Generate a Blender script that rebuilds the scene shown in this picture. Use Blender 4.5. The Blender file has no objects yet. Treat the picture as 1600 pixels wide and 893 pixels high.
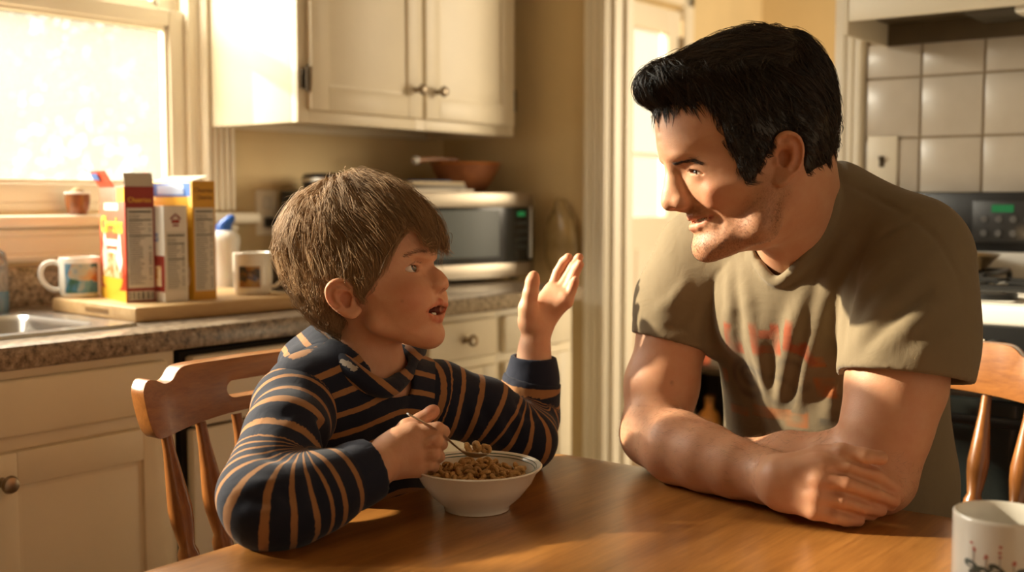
import bpy, bmesh, math, random
import numpy as np
from mathutils import Vector, Matrix, Euler
random.seed(7); RNG = np.random.default_rng(7)
S = bpy.context.scene
COL = S.collection
# ---------------------------------------------------------------- camera frame (metres, x along the window wall, y towards it)
TH = math.radians(37.5); FPX = 1800.0; PITCH = math.atan(137/1800); CH = 1.13
_R = np.array([math.sin(TH), -math.cos(TH), 0.0])
_V = np.array([math.cos(TH)*math.cos(PITCH), math.sin(TH)*math.cos(PITCH), -math.sin(PITCH)])
_U = np.cross(_R, _V)
_C = np.array([0, 0, CH])
def ray(px, py): return _V + _R*(px-800)/FPX + _U*(446.5-py)/FPX
def P(px, py, d): return _C + ray(px, py)*d
def on_z(px, py, z): r = ray(px, py); return _C + r*((z-CH)/r[2])
def on_y(px, py, y): r = ray(px, py); return _C + r*(y/r[1])
def on_x(px, py, x): r = ray(px, py); return _C + r*(x/r[0])
cd = bpy.data.cameras.new('camera'); cam = bpy.data.objects.new('camera', cd); COL.objects.link(cam)
cd.sensor_width = 36; cd.lens = FPX*36/1600; cd.clip_start = .05
cam.matrix_world = Matrix(((_R[0], _U[0], -_V[0], 0), (_R[1], _U[1], -_V[1], 0), (_R[2], _U[2], -_V[2], CH), (0, 0, 0, 1)))
cd.dof.use_dof = True; cd.dof.focus_distance = 1.45; cd.dof.aperture_fstop = 3.4
S.camera = cam
# ---------------------------------------------------------------- materials
def _n(nt, typ, **kw):
    n = nt.nodes.new(typ)
    for k, v in kw.items():
        if k in n.inputs: n.inputs[k].default_value = v
        else: setattr(n, k, v)
    return n
def ramp(nt, fac, stops):
    r = nt.nodes.new('ShaderNodeValToRGB'); e = r.color_ramp.elements
    while len(e) < len(stops): e.new(.5)
    for i, (p, c) in enumerate(stops):
        e[i].position = p; e[i].color = (*c, 1) if len(c) == 3 else c
    nt.links.new(fac, r.inputs['Fac']); return r.outputs['Color']
def new_mat(name):
    m = bpy.data.materials.new(name); m.use_nodes = True; nt = m.node_tree
    return m, nt, nt.nodes['Principled BSDF']
def mat(name, col, rough=.5, metal=0, var=0, vscale=8, bump=0, bscale=40, spec=.5, coat=0, sub=0, trans=0, ior=1.45, sheen=0, col2=None, emit=None, es=0):
    m, nt, b = new_mat(name)
    b.inputs['Base Color'].default_value = (*col, 1); b.inputs['Roughness'].default_value = rough
    b.inputs['Metallic'].default_value = metal; b.inputs['Specular IOR Level'].default_value = spec
    b.inputs['Coat Weight'].default_value = coat; b.inputs['Coat Roughness'].default_value = .12
    b.inputs['Transmission Weight'].default_value = trans; b.inputs['IOR'].default_value = ior
    b.inputs['Sheen Weight'].default_value = sheen
    if sub:
        b.inputs['Subsurface Weight'].default_value = sub; b.inputs['Subsurface Radius'].default_value = (1, .35, .2); b.inputs['Subsurface Scale'].default_value = .006
    if emit: b.inputs['Emission Color'].default_value = (*emit, 1); b.inputs['Emission Strength'].default_value = es
    if var or bump or col2:
        tc = nt.nodes.new('ShaderNodeTexCoord')
        if var or col2:
            nz = _n(nt, 'ShaderNodeTexNoise', Scale=vscale, Detail=5.0, Roughness=.6); nt.links.new(tc.outputs['Object'], nz.inputs['Vector'])
            c2 = col2 or tuple(max(0, c*(1-var)) for c in col)
            o = ramp(nt, nz.outputs['Fac'], [(.35, c2), (.65, col)]); nt.links.new(o, b.inputs['Base Color'])
        if bump:
            n2 = _n(nt, 'ShaderNodeTexNoise', Scale=bscale, Detail=3.0); nt.links.new(tc.outputs['Object'], n2.inputs['Vector'])
            bp = _n(nt, 'ShaderNodeBump', Strength=bump, Distance=.002); nt.links.new(n2.outputs['Fac'], bp.inputs['Height']); nt.links.new(bp.outputs['Normal'], b.inputs['Normal'])
    return m
def wood(name, dark, light, axis='X', scale=1.0, rough=.3, coat=.3):
    m, nt, b = new_mat(name)
    tc = nt.nodes.new('ShaderNodeTexCoord'); mp = nt.nodes.new('ShaderNodeMapping')
    s = {'X': (1.2, 14, 14), 'Y': (14, 1.2, 14), 'Z': (14, 14, 1.2)}[axis]
    mp.inputs['Scale'].default_value = tuple(v*scale for v in s); nt.links.new(tc.outputs['Object'], mp.inputs['Vector'])
    a = _n(nt, 'ShaderNodeTexNoise', Scale=2.2, Detail=6.0, Roughness=.65, Distortion=.6); nt.links.new(mp.outputs['Vector'], a.inputs['Vector'])
    f = _n(nt, 'ShaderNodeTexNoise', Scale=14.0, Detail=4.0, Roughness=.7); nt.links.new(mp.outputs['Vector'], f.inputs['Vector'])
    mx = nt.nodes.new('ShaderNodeMix'); mx.data_type = 'FLOAT'; mx.inputs['Factor'].default_value = .35
    nt.links.new(a.outputs['Fac'], mx.inputs['A']); nt.links.new(f.outputs['Fac'], mx.inputs['B'])
    nt.links.new(ramp(nt, mx.outputs['Result'], [(.32, dark), (.66, light)]), b.inputs['Base Color'])
    b.inputs['Roughness'].default_value = rough; b.inputs['Coat Weight'].default_value = coat; b.inputs['Coat Roughness'].default_value = .2
    bp = _n(nt, 'ShaderNodeBump', Strength=.12, Distance=.001); nt.links.new(f.outputs['Fac'], bp.inputs['Height']); nt.links.new(bp.outputs['Normal'], b.inputs['Normal'])
    return m
# ---------------------------------------------------------------- meshes
class MB:
    """collects shapes into one mesh"""
    def __init__(s): s.v = []; s.f = []; s.mi = []; s.m = 0; s.T = None
    def add(s, verts, faces):
        o = len(s.v)
        if s.T is not None: verts = [tuple(s.T @ Vector(v)) for v in verts]
        s.v += [tuple(v) for v in verts]; s.f += [tuple(i+o for i in f) for f in faces]; s.mi += [s.m]*len(faces); return s
    def bm(s, bm):
        bm.verts.index_update(); s.add([tuple(v.co) for v in bm.verts], [tuple(v.index for v in f.verts) for f in bm.faces]); bm.free(); return s
    def box(s, x0, x1, y0, y1, z0, z1, bev=0, seg=2):
        bm = bmesh.new(); bmesh.ops.create_cube(bm, size=1)
        for v in bm.verts: v.co = ((x0+x1)/2+v.co.x*(x1-x0), (y0+y1)/2+v.co.y*(y1-y0), (z0+z1)/2+v.co.z*(z1-z0))
        if bev: bmesh.ops.bevel(bm, geom=bm.edges[:], offset=bev, segments=seg, profile=.5, affect='EDGES')
        return s.bm(bm)
    def lathe(s, prof, c=(0, 0, 0), n=40, axis='Z', cap=True):
        """prof: list of (radius, height); radius 0 closes"""
        vs = []; fs = []; rows = []
        for r, h in prof:
            if r < 1e-6: rows.append([len(vs)]); vs.append((0, 0, h))
            else:
                rows.append(list(range(len(vs), len(vs)+n)))
                vs += [(r*math.cos(2*math.pi*i/n), r*math.sin(2*math.pi*i/n), h) for i in range(n)]
        for a, b in zip(rows, rows[1:]):
            for i in range(n):
                j = (i+1) % n
                if len(a) == 1 and len(b) > 1: fs.append((a[0], b[j], b[i]))
                elif len(b) == 1 and len(a) > 1: fs.append((a[i], a[j], b[0]))
                elif len(a) > 1: fs.append((a[i], a[j], b[j], b[i]))
        if cap:
            if len(rows[0]) > 1: fs.append(tuple(reversed(rows[0])))
            if len(rows[-1]) > 1: fs.append(tuple(rows[-1]))
        def mp(v):
            x, y, z = v
            if axis == 'X': x, y, z = z, x, y
            elif axis == 'Y': x, y, z = y, z, x
            return (x+c[0], y+c[1], z+c[2])
        return s.add([mp(v) for v in vs], fs)
    def tube(s, pts, rad, n=10, closed=False, caps=True):
        pts = [Vector(p) for p in pts]; m = len(pts)
        rads = rad if hasattr(rad, '__len__') else [rad]*m
        vs = []; fs = []; up = None
        for i, p in enumerate(pts):
            if closed: t = pts[(i+1) % m]-pts[i-1]
            else: t = pts[min(i+1, m-1)]-pts[max(i-1, 0)]
            t.normalize()
            if up is None:
                up = Vector((0, 0, 1)) if abs(t.z) < .9 else Vector((1, 0, 0))
            x = up-t*up.dot(t); x.normalize(); up = x; y = t.cross(x)
            vs += [tuple(p+(x*math.cos(2*math.pi*k/n)+y*math.sin(2*math.pi*k/n))*rads[i]) for k in range(n)]
        for i in range(m if closed else m-1):
            a = i*n; b = ((i+1) % m)*n
            fs += [(a+k, a+(k+1) % n, b+(k+1) % n, b+k) for k in range(n)]
        if caps and not closed: fs += [tuple(reversed(range(n))), tuple(range((m-1)*n, m*n))]
        return s.add(vs, fs)
    def prism(s, poly, t0, t1, plane='XZ', bev=0, holes=(), seg=2):
        """polygon in a plane, extruded along the third axis from t0 to t1; holes are bridged by triangulation"""
        bm = bmesh.new()
        def mk(u, v, t): return {'XZ': (u, t, v), 'XY': (u, v, t), 'YZ': (t, u, v)}[plane]
        loops = [poly]+list(holes); edges = []
        for lp in loops:
            vs = [bm.verts.new(mk(u, v, t0)) for u, v in lp]
            edges += [bm.edges.new((vs[i], vs[(i+1) % len(vs)])) for i in range(len(vs))]
        if holes: bmesh.ops.triangle_fill(bm, edges=edges, use_beauty=True)
        else: bm.faces.new(bm.verts[:])
        r = bmesh.ops.extrude_face_region(bm, geom=bm.faces[:])
        dv = Vector(mk(0, 0, t1))-Vector(mk(0, 0, t0))
        bmesh.ops.translate(bm, vec=dv, verts=[g for g in r['geom'] if isinstance(g, bmesh.types.BMVert)])
        bmesh.ops.recalc_face_normals(bm, faces=bm.faces[:])
        if bev:
            es = [e for e in bm.edges if len(e.link_faces) == 2 and e.calc_face_angle(0) > .9]
            bmesh.ops.bevel(bm, geom=es, offset=bev, segments=seg, profile=.5, affect='EDGES', clamp_overlap=True)
        return s.bm(bm)
    def build(s, name, mats, parent=None, smooth=35, loc=None):
        me = bpy.data.meshes.new(name); me.from_pydata(s.v, [], s.f)
        mats = mats if isinstance(mats, (list, tuple)) else [mats]
        for m in mats: me.materials.append(m)
        if len(mats) > 1: me.polygons.foreach_set('material_index', s.mi)
        bm = bmesh.new(); bm.from_mesh(me); bmesh.ops.recalc_face_normals(bm, faces=bm.faces[:]); bm.to_mesh(me); bm.free()
        if smooth:
            me.polygons.foreach_set('use_smooth', [True]*len(me.polygons)); me.set_sharp_from_angle(angle=math.radians(smooth))
        o = bpy.data.objects.new(name, me); COL.objects.link(o)
        if parent is not None: o.parent = parent
        if loc is not None: o.location = loc
        return o
def tag(o, label=None, cat=None, group=None, kind=None):
    if label: o['label'] = label
    if cat: o['category'] = cat
    if group: o['group'] = group
    if kind: o['kind'] = kind
    return o
def thing(name, label, cat, loc=(0, 0, 0), rotz=0, group=None, kind=None):
    o = bpy.data.objects.new(name, None); COL.objects.link(o); o.empty_display_size = .05
    o.location = loc; o.rotation_euler = (0, 0, rotz)
    return tag(o, label, cat, group, kind)
def copy_tree(o, parent=None):
    c = o.copy(); COL.objects.link(c)
    if parent is not None: c.parent = parent
    for ch in list(o.children): copy_tree(ch, c)
    return c
def text_mesh(name, body, size, m, parent, loc, rot, extrude=.0003, sx=1.0, align='CENTER', offset=0):
    cu = bpy.data.curves.new(name, 'FONT'); cu.body = body; cu.size = size; cu.extrude = extrude; cu.align_x = align; cu.align_y = 'CENTER'; cu.offset = offset
    t = bpy.data.objects.new(name+'_tmp', cu); COL.objects.link(t)
    bpy.context.view_layer.update()
    me = bpy.data.meshes.new_from_object(t.evaluated_get(bpy.context.evaluated_depsgraph_get()))
    bpy.data.objects.remove(t); bpy.data.curves.remove(cu)
    me.materials.clear(); me.materials.append(m)
    o = bpy.data.objects.new(name, me); COL.objects.link(o); o.parent = parent; o.location = loc; o.rotation_euler = rot; o.scale = (sx, 1, 1)
    return o
def ss(a, b, x): t = np.clip((x-a)/(b-a), 0, 1); return t*t*(3-2*t)
# ================================================================ materials
M = {}
M['wall'] = mat('wall_paint', (.72, .56, .31), .75, var=.08, vscale=3, bump=.15, bscale=90)
M['cream'] = mat('cabinet_paint', (.76, .67, .50), .42, var=.06, vscale=5, bump=.12, bscale=60)
M['trim'] = mat('trim_paint', (.82, .74, .59), .4, bump=.06, bscale=40)
M['white'] = mat('white_enamel', (.80, .77, .70), .25)
M['applwhite'] = mat('appliance_white', (.74, .70, .60), .3)
M['black'] = mat('black_plastic', (.012, .012, .012), .3)
M['blackglass'] = mat('black_glass', (.012, .014, .013), .12, coat=.5)
M['steel'] = mat('brushed_steel', (.62, .59, .54), .3, metal=1, bump=.05, bscale=200)
M['sinksteel'] = mat('sink_steel', (.7, .7, .7), .22, metal=1)
M['nickel'] = mat('old_nickel', (.32, .26, .19), .35, metal=1)
M['bronze'] = mat('dark_bronze', (.10, .075, .05), .4, metal=1)
M['porcelain'] = mat('porcelain', (.80, .76, .68), .18, coat=.4)
M['gap'] = mat('dark_gap', (.01, .009, .008), .9)
M['ceiling'] = mat('ceiling_paint', (.72, .66, .55), .9)
m, nt, b = new_mat('floor_vinyl'); M['floor'] = m
tc = nt.nodes.new('ShaderNodeTexCoord'); br = _n(nt, 'ShaderNodeTexBrick', Scale=1.0, offset=0.0)
br.inputs['Brick Width'].default_value = .3; br.inputs['Row Height'].default_value = .3; br.inputs['Mortar Size'].default_value = .004
br.inputs['Color1'].default_value = (.30, .20, .11, 1); br.inputs['Color2'].default_value = (.27, .17, .09, 1); br.inputs['Mortar'].default_value = (.12, .08, .05, 1)
nt.links.new(tc.outputs['Object'], br.inputs['Vector']); nt.links.new(br.outputs['Color'], b.inputs['Base Color']); b.inputs['Roughness'].default_value = .35
# speckled laminate
m, nt, b = new_mat('speckled_laminate'); M['laminate'] = m
tc = nt.nodes.new('ShaderNodeTexCoord')
n1 = _n(nt, 'ShaderNodeTexNoise', Scale=70.0, Detail=4.0, Roughness=.75); nt.links.new(tc.outputs['Object'], n1.inputs['Vector'])
nt.links.new(ramp(nt, n1.outputs['Fac'], [(.36, (.05, .036, .026)), (.46, (.20, .15, .105)), (.56, (.30, .235, .17)), (.66, (.46, .38, .29))]), b.inputs['Base Color']); b.inputs['Roughness'].default_value = .28
# square wall tiles
m, nt, b = new_mat('wall_tiles'); M['tile'] = m
b.inputs['Roughness'].default_value = .25
tc = nt.nodes.new('ShaderNodeTexCoord'); n1 = _n(nt, 'ShaderNodeTexNoise', Scale=9.0, Detail=4.0); nt.links.new(tc.outputs['Object'], n1.inputs['Vector'])
nt.links.new(ramp(nt, n1.outputs['Fac'], [(.3, (.58, .51, .41)), (.7, (.66, .59, .49))]), b.inputs['Base Color'])
M['grout'] = mat('tile_grout', (.36, .28, .19), .9)
M['tablewood'] = wood('honey_table_wood', (.19, .066, .012), (.46, .20, .048), 'X', 1.0, .28, .3)
M['chairwood'] = wood('honey_chair_wood', (.17, .055, .012), (.34, .125, .028), 'Z', 1.3, .3, .35)
M['railwood'] = wood('honey_rail_wood', (.19, .062, .013), (.38, .145, .034), 'X', 1.3, .28, .4)
M['board'] = wood('pale_board_wood', (.42, .25, .10), (.62, .42, .21), 'X', 1.2, .5, 0)
M['glass'] = None
m = bpy.data.materials.new('dusty_window_glass'); m.use_nodes = True; nt = m.node_tree; nt.nodes.clear()
o = nt.nodes.new('ShaderNodeOutputMaterial'); tr = _n(nt, 'ShaderNodeBsdfTransparent', Color=(.96, .97, .95, 1)); gl = _n(nt, 'ShaderNodeBsdfGlossy', Roughness=.02)
tl = _n(nt, 'ShaderNodeBsdfTranslucent', Color=(.95, .93, .88, 1))
mx = nt.nodes.new('ShaderNodeMixShader'); mx.inputs[0].default_value = .05; nt.links.new(tr.outputs[0], mx.inputs[1]); nt.links.new(gl.outputs[0], mx.inputs[2])
m2 = nt.nodes.new('ShaderNodeMixShader'); m2.inputs[0].default_value = .07; nt.links.new(mx.outputs[0], m2.inputs[1]); nt.links.new(tl.outputs[0], m2.inputs[2]); nt.links.new(m2.outputs[0], o.inputs['Surface']); M['glass'] = m

XE = 2.68; YW = 2.32; YC = 1.70
# ================================================================ room shell
def struct(name, mb, m, parent=None, smooth=35): return tag(mb.build(name, m, parent, smooth), kind='structure')
struct('floor', MB().box(-2.2, 6.2, -2.6, 4.2, -.1, 0), M['floor'])
struct('ceiling', MB().box(-2.2, 6.2, -2.6, 2.6, 2.45, 2.55), M['ceiling'])
WX0, WX1, WZ0, WZ1 = .02, 1.78, 1.10, 2.06       # window opening
w = MB()
w.box(-2.2, WX0, YW, YW+.14, 0, 2.45); w.box(WX1, XE+.085, YW, YW+.14, 0, 2.45)
w.box(WX0, WX1, YW, YW+.14, 0, WZ0); w.box(WX0, WX1, YW, YW+.14, WZ1, 2.45)
struct('wall_back', w, M['wall'])
DY0, DY1 = 1.066, 1.72                               # doorway in the right wall (y range)
w = MB(); w.box(XE, XE+.085, DY1, YW, 0, 2.45); w.box(XE, XE+.085, -2.6, DY0, 0, 2.45); w.box(XE, XE+.085, DY0, DY1, 2.08, 2.45)
struct('wall_right', w, M['wall'])
struct('wall_left', MB().box(-2.3, -2.2, -2.6, YW+.14, 0, 2.45), M['wall'])
# hall beyond the doorway
DYW = 2.75
w = MB(); w.box(XE+.085, 4.02, DYW, DYW+.12, 0, 2.45); w.box(4.92, 5.9, DYW, DYW+.12, 0, 2.45); w.box(4.02, 4.92, DYW, DYW+.12, 2.03, 2.45)
struct('wall_hall_back', w, M['wall'])
struct('wall_hall_right', MB().box(5.78, 5.9, -.5, DYW, 0, 2.45), M['wall'])
struct('ceiling_hall', MB().box(XE+.085, 5.9, -.5, DYW+.12, 2.45, 2.55), M['ceiling'])
struct('wall_hall_left', MB().box(XE, XE+.085, YW+.14, DYW+.12, 0, 2.45), M['wall'])
# doorway casing and jambs
def casing_profile(mb, axis, p0, p1, u0, u1, face, out):
    pass
t = MB()
XF = XE-.018
for (a, b2) in ((DY1-.005, DY1+.075), (DY0-.062, DY0+.005)):
    t.box(XF, XE, a, b2, 0, 2.15, .004)
    t.box(XF-.008, XF+.004, a+.004, a+.022, 0, 2.15, .004); t.box(XF-.006, XF+.004, b2-.024, b2-.004, 0, 2.15, .004)
    t.box(XF-.004, XF+.004, (a+b2)/2-.008, (a+b2)/2+.008, 0, 2.15, .003)
t.box(XF, XE, DY0-.062, DY1+.075, 2.075, 2.15, .004)
struct('trim_1', t, M['trim'])
t = MB(); t.box(XE-.002, XE+.095, DY1-.018, DY1+.002, 0, 2.08, .002); t.box(XE-.002, XE+.095, DY0-.002, DY0+.018, 0, 2.08, .002); t.box(XE+.04, XE+.075, DY1-.03, DY1-.016, 0, 2.06, .002)
struct('trim_2', t, M['trim'])
# exterior door with a lit window
d = thing('door_1', None, None, kind='structure')
sl = MB(); X0, X1 = 4.04, 4.90
G0, G1, GZ0, GZ1 = 4.16, 4.78, 1.045, 1.90
sl.box(X0, G0, DYW-.005, DYW+.04, .01, 2.01, .002); sl.box(G1, X1, DYW-.005, DYW+.04, .01, 2.01, .002); sl.box(G0, G1, DYW-.005, DYW+.04, .01, GZ0, .002); sl.box(G0, G1, DYW-.005, DYW+.04, GZ1, 2.01, .002)
for (a, b2) in ((4.14, 4.44), (4.5, 4.8)):
    sl.box(a, b2, DYW-.014, DYW, .2, .9, .006)
sl.build('slab', M['trim'], d)
g = MB()
for k in (1, 2): z = GZ0+(GZ1-GZ0)*k/3; g.box(G0, G1, DYW, DYW+.02, z-.008, z+.008, .003)
g.box((G0+G1)/2-.16, (G0+G1)/2-.144, DYW, DYW+.02, GZ0, GZ1, .003)
g.build('muntin', M['trim'], d)
MB().box(G0, G1, DYW+.012, DYW+.016, GZ0, GZ1).build('glass', M['glass'], d)
h = MB(); h.box(4.87, 4.91, DYW-.02, DYW-.004, 1.80, 1.89, .003); h.box(4.87, 4.91, DYW-.02, DYW-.004, .25, .34, .003); h.build('hinge', M['nickel'], d)
MB().lathe([(.024, 0), (.024, .008), (.012, .012), (.012, .035), (.027, .045), (.027, .06), (.0, .068)], (4.11, DYW-.005, .95), 20, 'Y').build('knob', M['nickel'], d).scale = (1, 1, 1)
t = MB()
for (a, b2) in ((3.94, 4.03), (4.91, 5.0)): t.box(a, b2, DYW-.02, DYW, 0, 2.12, .005); t.box(a+.01, a+.03, DYW-.028, DYW-.018, 0, 2.1, .004)
t.box(3.94, 5.0, DYW-.02, DYW, 2.04, 2.13, .005)
struct('trim_3', t, M['trim'])
# ================================================================ window
wn = thing('window_1', None, None, kind='structure')
YS = YW+.045                    # lower sash plane
f = MB()
f.box(WX0-.005, WX0+.03, YW, YW+.13, WZ0, WZ1, .003); f.box(WX1-.015, WX1+.005, YW-.002, YW+.13, WZ0, WZ1, .003); f.box(WX0, WX1, YW, YW+.13, WZ1-.03, WZ1+.005, .003); f.box(WX0, WX1, YW+.01, YW+.13, WZ0-.005, WZ0+.02, .003)
f.box(WX1-.032, WX1-.012, YW+.0, YW+.03, WZ0, WZ1, .003)
f.build('frame', M['trim'], wn)
def sash(name, x0, x1, z0, z1, y0, rb, rt, st):
    s = MB(); s.box(x0, x0+st, y0, y0+.035, z0, z1, .003); s.box(x1-st, x1, y0, y0+.035, z0, z1, .003); s.box(x0+st, x1-st, y0, y0+.035, z0, z0+rb, .003); s.box(x0+st, x1-st, y0, y0+.035, z1-rt, z1, .003)
    # glazing bead, a step in from the sash face
    bd = .010
    s.box(x0+st, x0+st+bd, y0+.008, y0+.027, z0+rb, z1-rt, .002); s.box(x1-st-bd, x1-st, y0+.008, y0+.027, z0+rb, z1-rt, .002); s.box(x0+st, x1-st, y0+.008, y0+.027, z0+rb, z0+rb+bd, .002); s.box(x0+st, x1-st, y0+.008, y0+.027, z1-rt-bd, z1-rt, .002)
    o = s.build(name, M['trim'], wn)
    MB().box(x0+st, x1-st, y0+.016, y0+.019, z0+rb, z1-rt).build('glass', M['glass'], o)
sash('lower_sash', WX0+.03, WX1-.022, WZ0+.012, 1.575, YW+.015, .05, .038, .052)
sash('upper_sash', WX0+.03, WX1-.022, 1.56, WZ1-.03, YW+.055, .03, .045, .052)
lk = MB(); lk.box(1.38, 1.45, YW+.02, YW+.045, 1.575, 1.588, .003); lk.lathe([(.012, 0), (.012, .012), (0, .014)], (1.415, YW+.032, 1.585), 16); lk.box(1.41, 1.46, YW+.026, YW+.036, 1.592, 1.6, .003)
lk.build('sash_lock', M['nickel'], wn)
t = MB()          # fluted casing, sill board and apron
def flute_v(x0, x1, z0, z1):
    t.box(x0, x1, YW-.016, YW, z0, z1, .003); n = 5; wd = (x1-x0)/n
    for k in range(n): t.box(x0+wd*(k+.18), x0+wd*(k+.82), YW-.023, YW-.012, z0, z1, .003)
flute_v(WX1-.002, WX1+.088, WZ0-.0, 2.15); flute_v(WX0-.085, WX0+.005, WZ0, 2.15)
t.box(WX0-.085, WX1+.088, YW-.018, YW, 2.055, 2.15, .003)
struct('trim_4', t, M['trim'])
t = MB(); t.box(WX0-.13, WX1+.135, YW-.062, YW+.02, 1.068, 1.094, .008, 3); struct('window_sill', t, M['trim'])
t = MB(); t.box(WX0-.09, WX1+.09, YW-.018, YW, .995, 1.07, .004); t.box(WX0-.09, WX1+.09, YW-.026, YW-.008, 1.048, 1.066, .006); t.box(WX0-.09, WX1+.09, YW-.022, YW-.008, 1.0, 1.014, .004)
struct('trim_5', t, M['trim'])
# ================================================================ upper cabinet
def panel_door(mb, x0, x1, z0, z1, y, th=.019, st=.055, raised=True):
    """framed door standing proud of the plane y (its front faces -y)"""
    mb.box(x0, x0+st, y-th, y, z0, z1, .003); mb.box(x1-st, x1, y-th, y, z0, z1, .003)
    mb.box(x0+st-.001, x1-st+.001, y-th, y, z0, z0+st, .003); mb.box(x0+st-.001, x1-st+.001, y-th, y, z1-st, z1, .003)
    mb.box(x0+st-.002, x1-st+.002, y-th+.007, y, z0+st-.002, z1-st+.002)
    if raised:
        a, b_, c, e = x0+st+.008, x1-st-.008, z0+st+.008, z1-st-.008; k = .022
        y0 = y-th+.007; y1 = y-th+.001
        mb.add([(a, y0, c), (b_, y0, c), (b_, y0, e), (a, y0, e), (a+k, y1, c+k), (b_-k, y1, c+k), (b_-k, y1, e-k), (a+k, y1, e-k)],
               [(0, 1, 5, 4), (1, 2, 6, 5), (2, 3, 7, 6), (3, 0, 4, 7), (4, 5, 6, 7)])
KNOB = [(.0, 0), (.008, 0), (.0055, .006), (.0055, .014), (.012, .019), (.0145, .025), (.012, .031), (.006, .0335), (0, .034)]
def knob(parent, x, y, z, m=None):
    k = MB(); k.lathe([(r, -h) for r, h in KNOB], (x, y, z), 24, 'Y'); return k.build('knob', m or M['nickel'], parent)
UC = thing('upper_cabinet', 'cream wall cabinet with two closed doors above the microwave', 'cabinet', (1.795, 1.99, 1.303))
c = MB(); WID = 2.60-1.795
c.box(0, .018, .0205, .329, 0, .95, .001); c.box(WID-.018, WID, .0205, .329, 0, .95, .001); c.box(.0185, WID-.0185, .0205, .31, .02, .034); c.box(.0185, WID-.0185, .311, .329, .0, .95); c.box(.0185, WID-.0185, .0205, .31, .93, .949)
c.box(0, .034, 0, .02, 0, .95, .001); c.box(WID-.034, WID, 0, .02, 0, .95, .001); c.box(.0345, .3945, 0, .02, 0, .036, .001); c.box(.4285, WID-.0345, 0, .02, 0, .036, .001); c.box(.395, .428, 0, .02, 0, .95)
c.build('body', M['cream'], UC)
for (a, b2, kx, hx) in ((.027, .404, .377, .018), (.416, .786, .456, .794)):
    dd = MB(); panel_door(dd, a, b2, .028, .93, 0); o = dd.build('door', M['cream'], UC); knob(o, kx, -.019, .098)
    for hz in (.098, .82):
        hh = MB(); hh.lathe([(.0048, -.026), (.0048, .026)], (hx, -.014, hz), 12); hh.lathe([(0, -.032), (.004, -.028), (.0035, -.026)], (hx, -.014, hz), 12); hh.lathe([(.0035, .026), (.004, .028), (0, .032)], (hx, -.014, hz), 12)
        sgn = 1 if hx < .4 else -1
        hh.box(hx-.011, hx+.011, -.006, .001, hz-.022, hz+.022, .001); hh.build('hinge', M['bronze'], o)
# ================================================================ base cabinets, dishwasher, counter
def base_cab(label, x0, x1, doors, drawer, knobs):
    t = thing('base_cabinet', label, 'cabinet', (x0, YC+.02, 0), 0, 'cream base cabinets'); W_ = x1-x0
    c = MB(); c.box(0, W_, .0, .03, .10, .86, .001); c.box(0, .018, .02, .58, .10, .86); c.box(W_-.018, W_, .02, .58, .10, .86); c.box(0, W_, .02, .58, .10, .118); c.box(0, W_, .565, .58, .1, .86); c.box(.0, W_, .06, .58, 0, .10); c.build('body', M['cream'], t)
    for (a, b2) in drawer:
        d_ = MB(); d_.box(a, b2, -.019, 0, .756, .847, .006, 3); o = d_.build('drawer', M['cream'], t)
        if knobs: knob(o, (a+b2)/2, -.019, .803)
    for (a, b2, kx) in doors:
        d_ = MB(); panel_door(d_, a, b2, .125, .733, 0); o = d_.build('door', M['cream'], t); knob(o, kx, -.019, .69)
    return t
base_cab('cream sink cabinet under the steel sink, one wide panel above its doors', .44, 1.25, [(.028, .435, .40), (.447, .786, .475)], [(.028, .786)], False)
base_cab('narrow cream base cabinet with drawer, just right of the dishwasher', 1.885, 2.175, [(.03, .275, .235)], [(.03, .275)], True)
base_cab('cream base cabinet with drawer at the doorway end of the counter', 2.175, 2.50, [(.015, .30, .045)], [(.015, .30)], True)
dw = thing('dishwasher', 'white built-in dishwasher behind the wooden chair of the boy', 'dishwasher', (1.25, YC+.02, 0))
MB().box(.012, .623, .0, .56, .02, .855).build('cavity', M['gap'], dw)
MB().box(.022, .612, -.022, .0, .10, .715, .006).build('door', M['applwhite'], dw)
p = MB(); p.box(.022, .612, -.026, .0, .72, .848, .006); p.box(.30, .59, -.030, -.02, .742, .828, .003); o = p.build('control_panel', M['applwhite'], dw)
v = MB()
for k in range(11): v.box(.072+k*.009, .078+k*.009, -.0275, -.02, .812, .819)
v.build('vent', M['gap'], o)
MB().box(.022, .612, .03, .06, .0, .095).build('kick_plate', M['black'], dw)
# countertop with the hole for the sink
SX0, SX1, SY0, SY1 = .42, 1.225, 1.80, 2.17
c = MB(); CZ0, CZ1 = .862, .90
ct = thing('countertop', 'speckled brown laminate worktop along the window wall', 'countertop', (0, 0, 0))
XC1 = 2.525
c.box(-.4, XC1, YC, SY0+.012, CZ0, CZ1, .005); c.box(-.4, SX0+.012, SY0, YW, CZ0+.01, CZ1); c.box(SX1-.012, XC1, SY0, YW, CZ0+.01, CZ1, .002); c.box(SX0, SX1, SY1-.012, YW, CZ0+.01, CZ1)
c.build('slab', M['laminate'], ct)
c = MB(); c.box(-.4, XC1, YW-.022, YW, CZ1-.002, .985, .004); c.build('backsplash', M['laminate'], ct)
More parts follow.
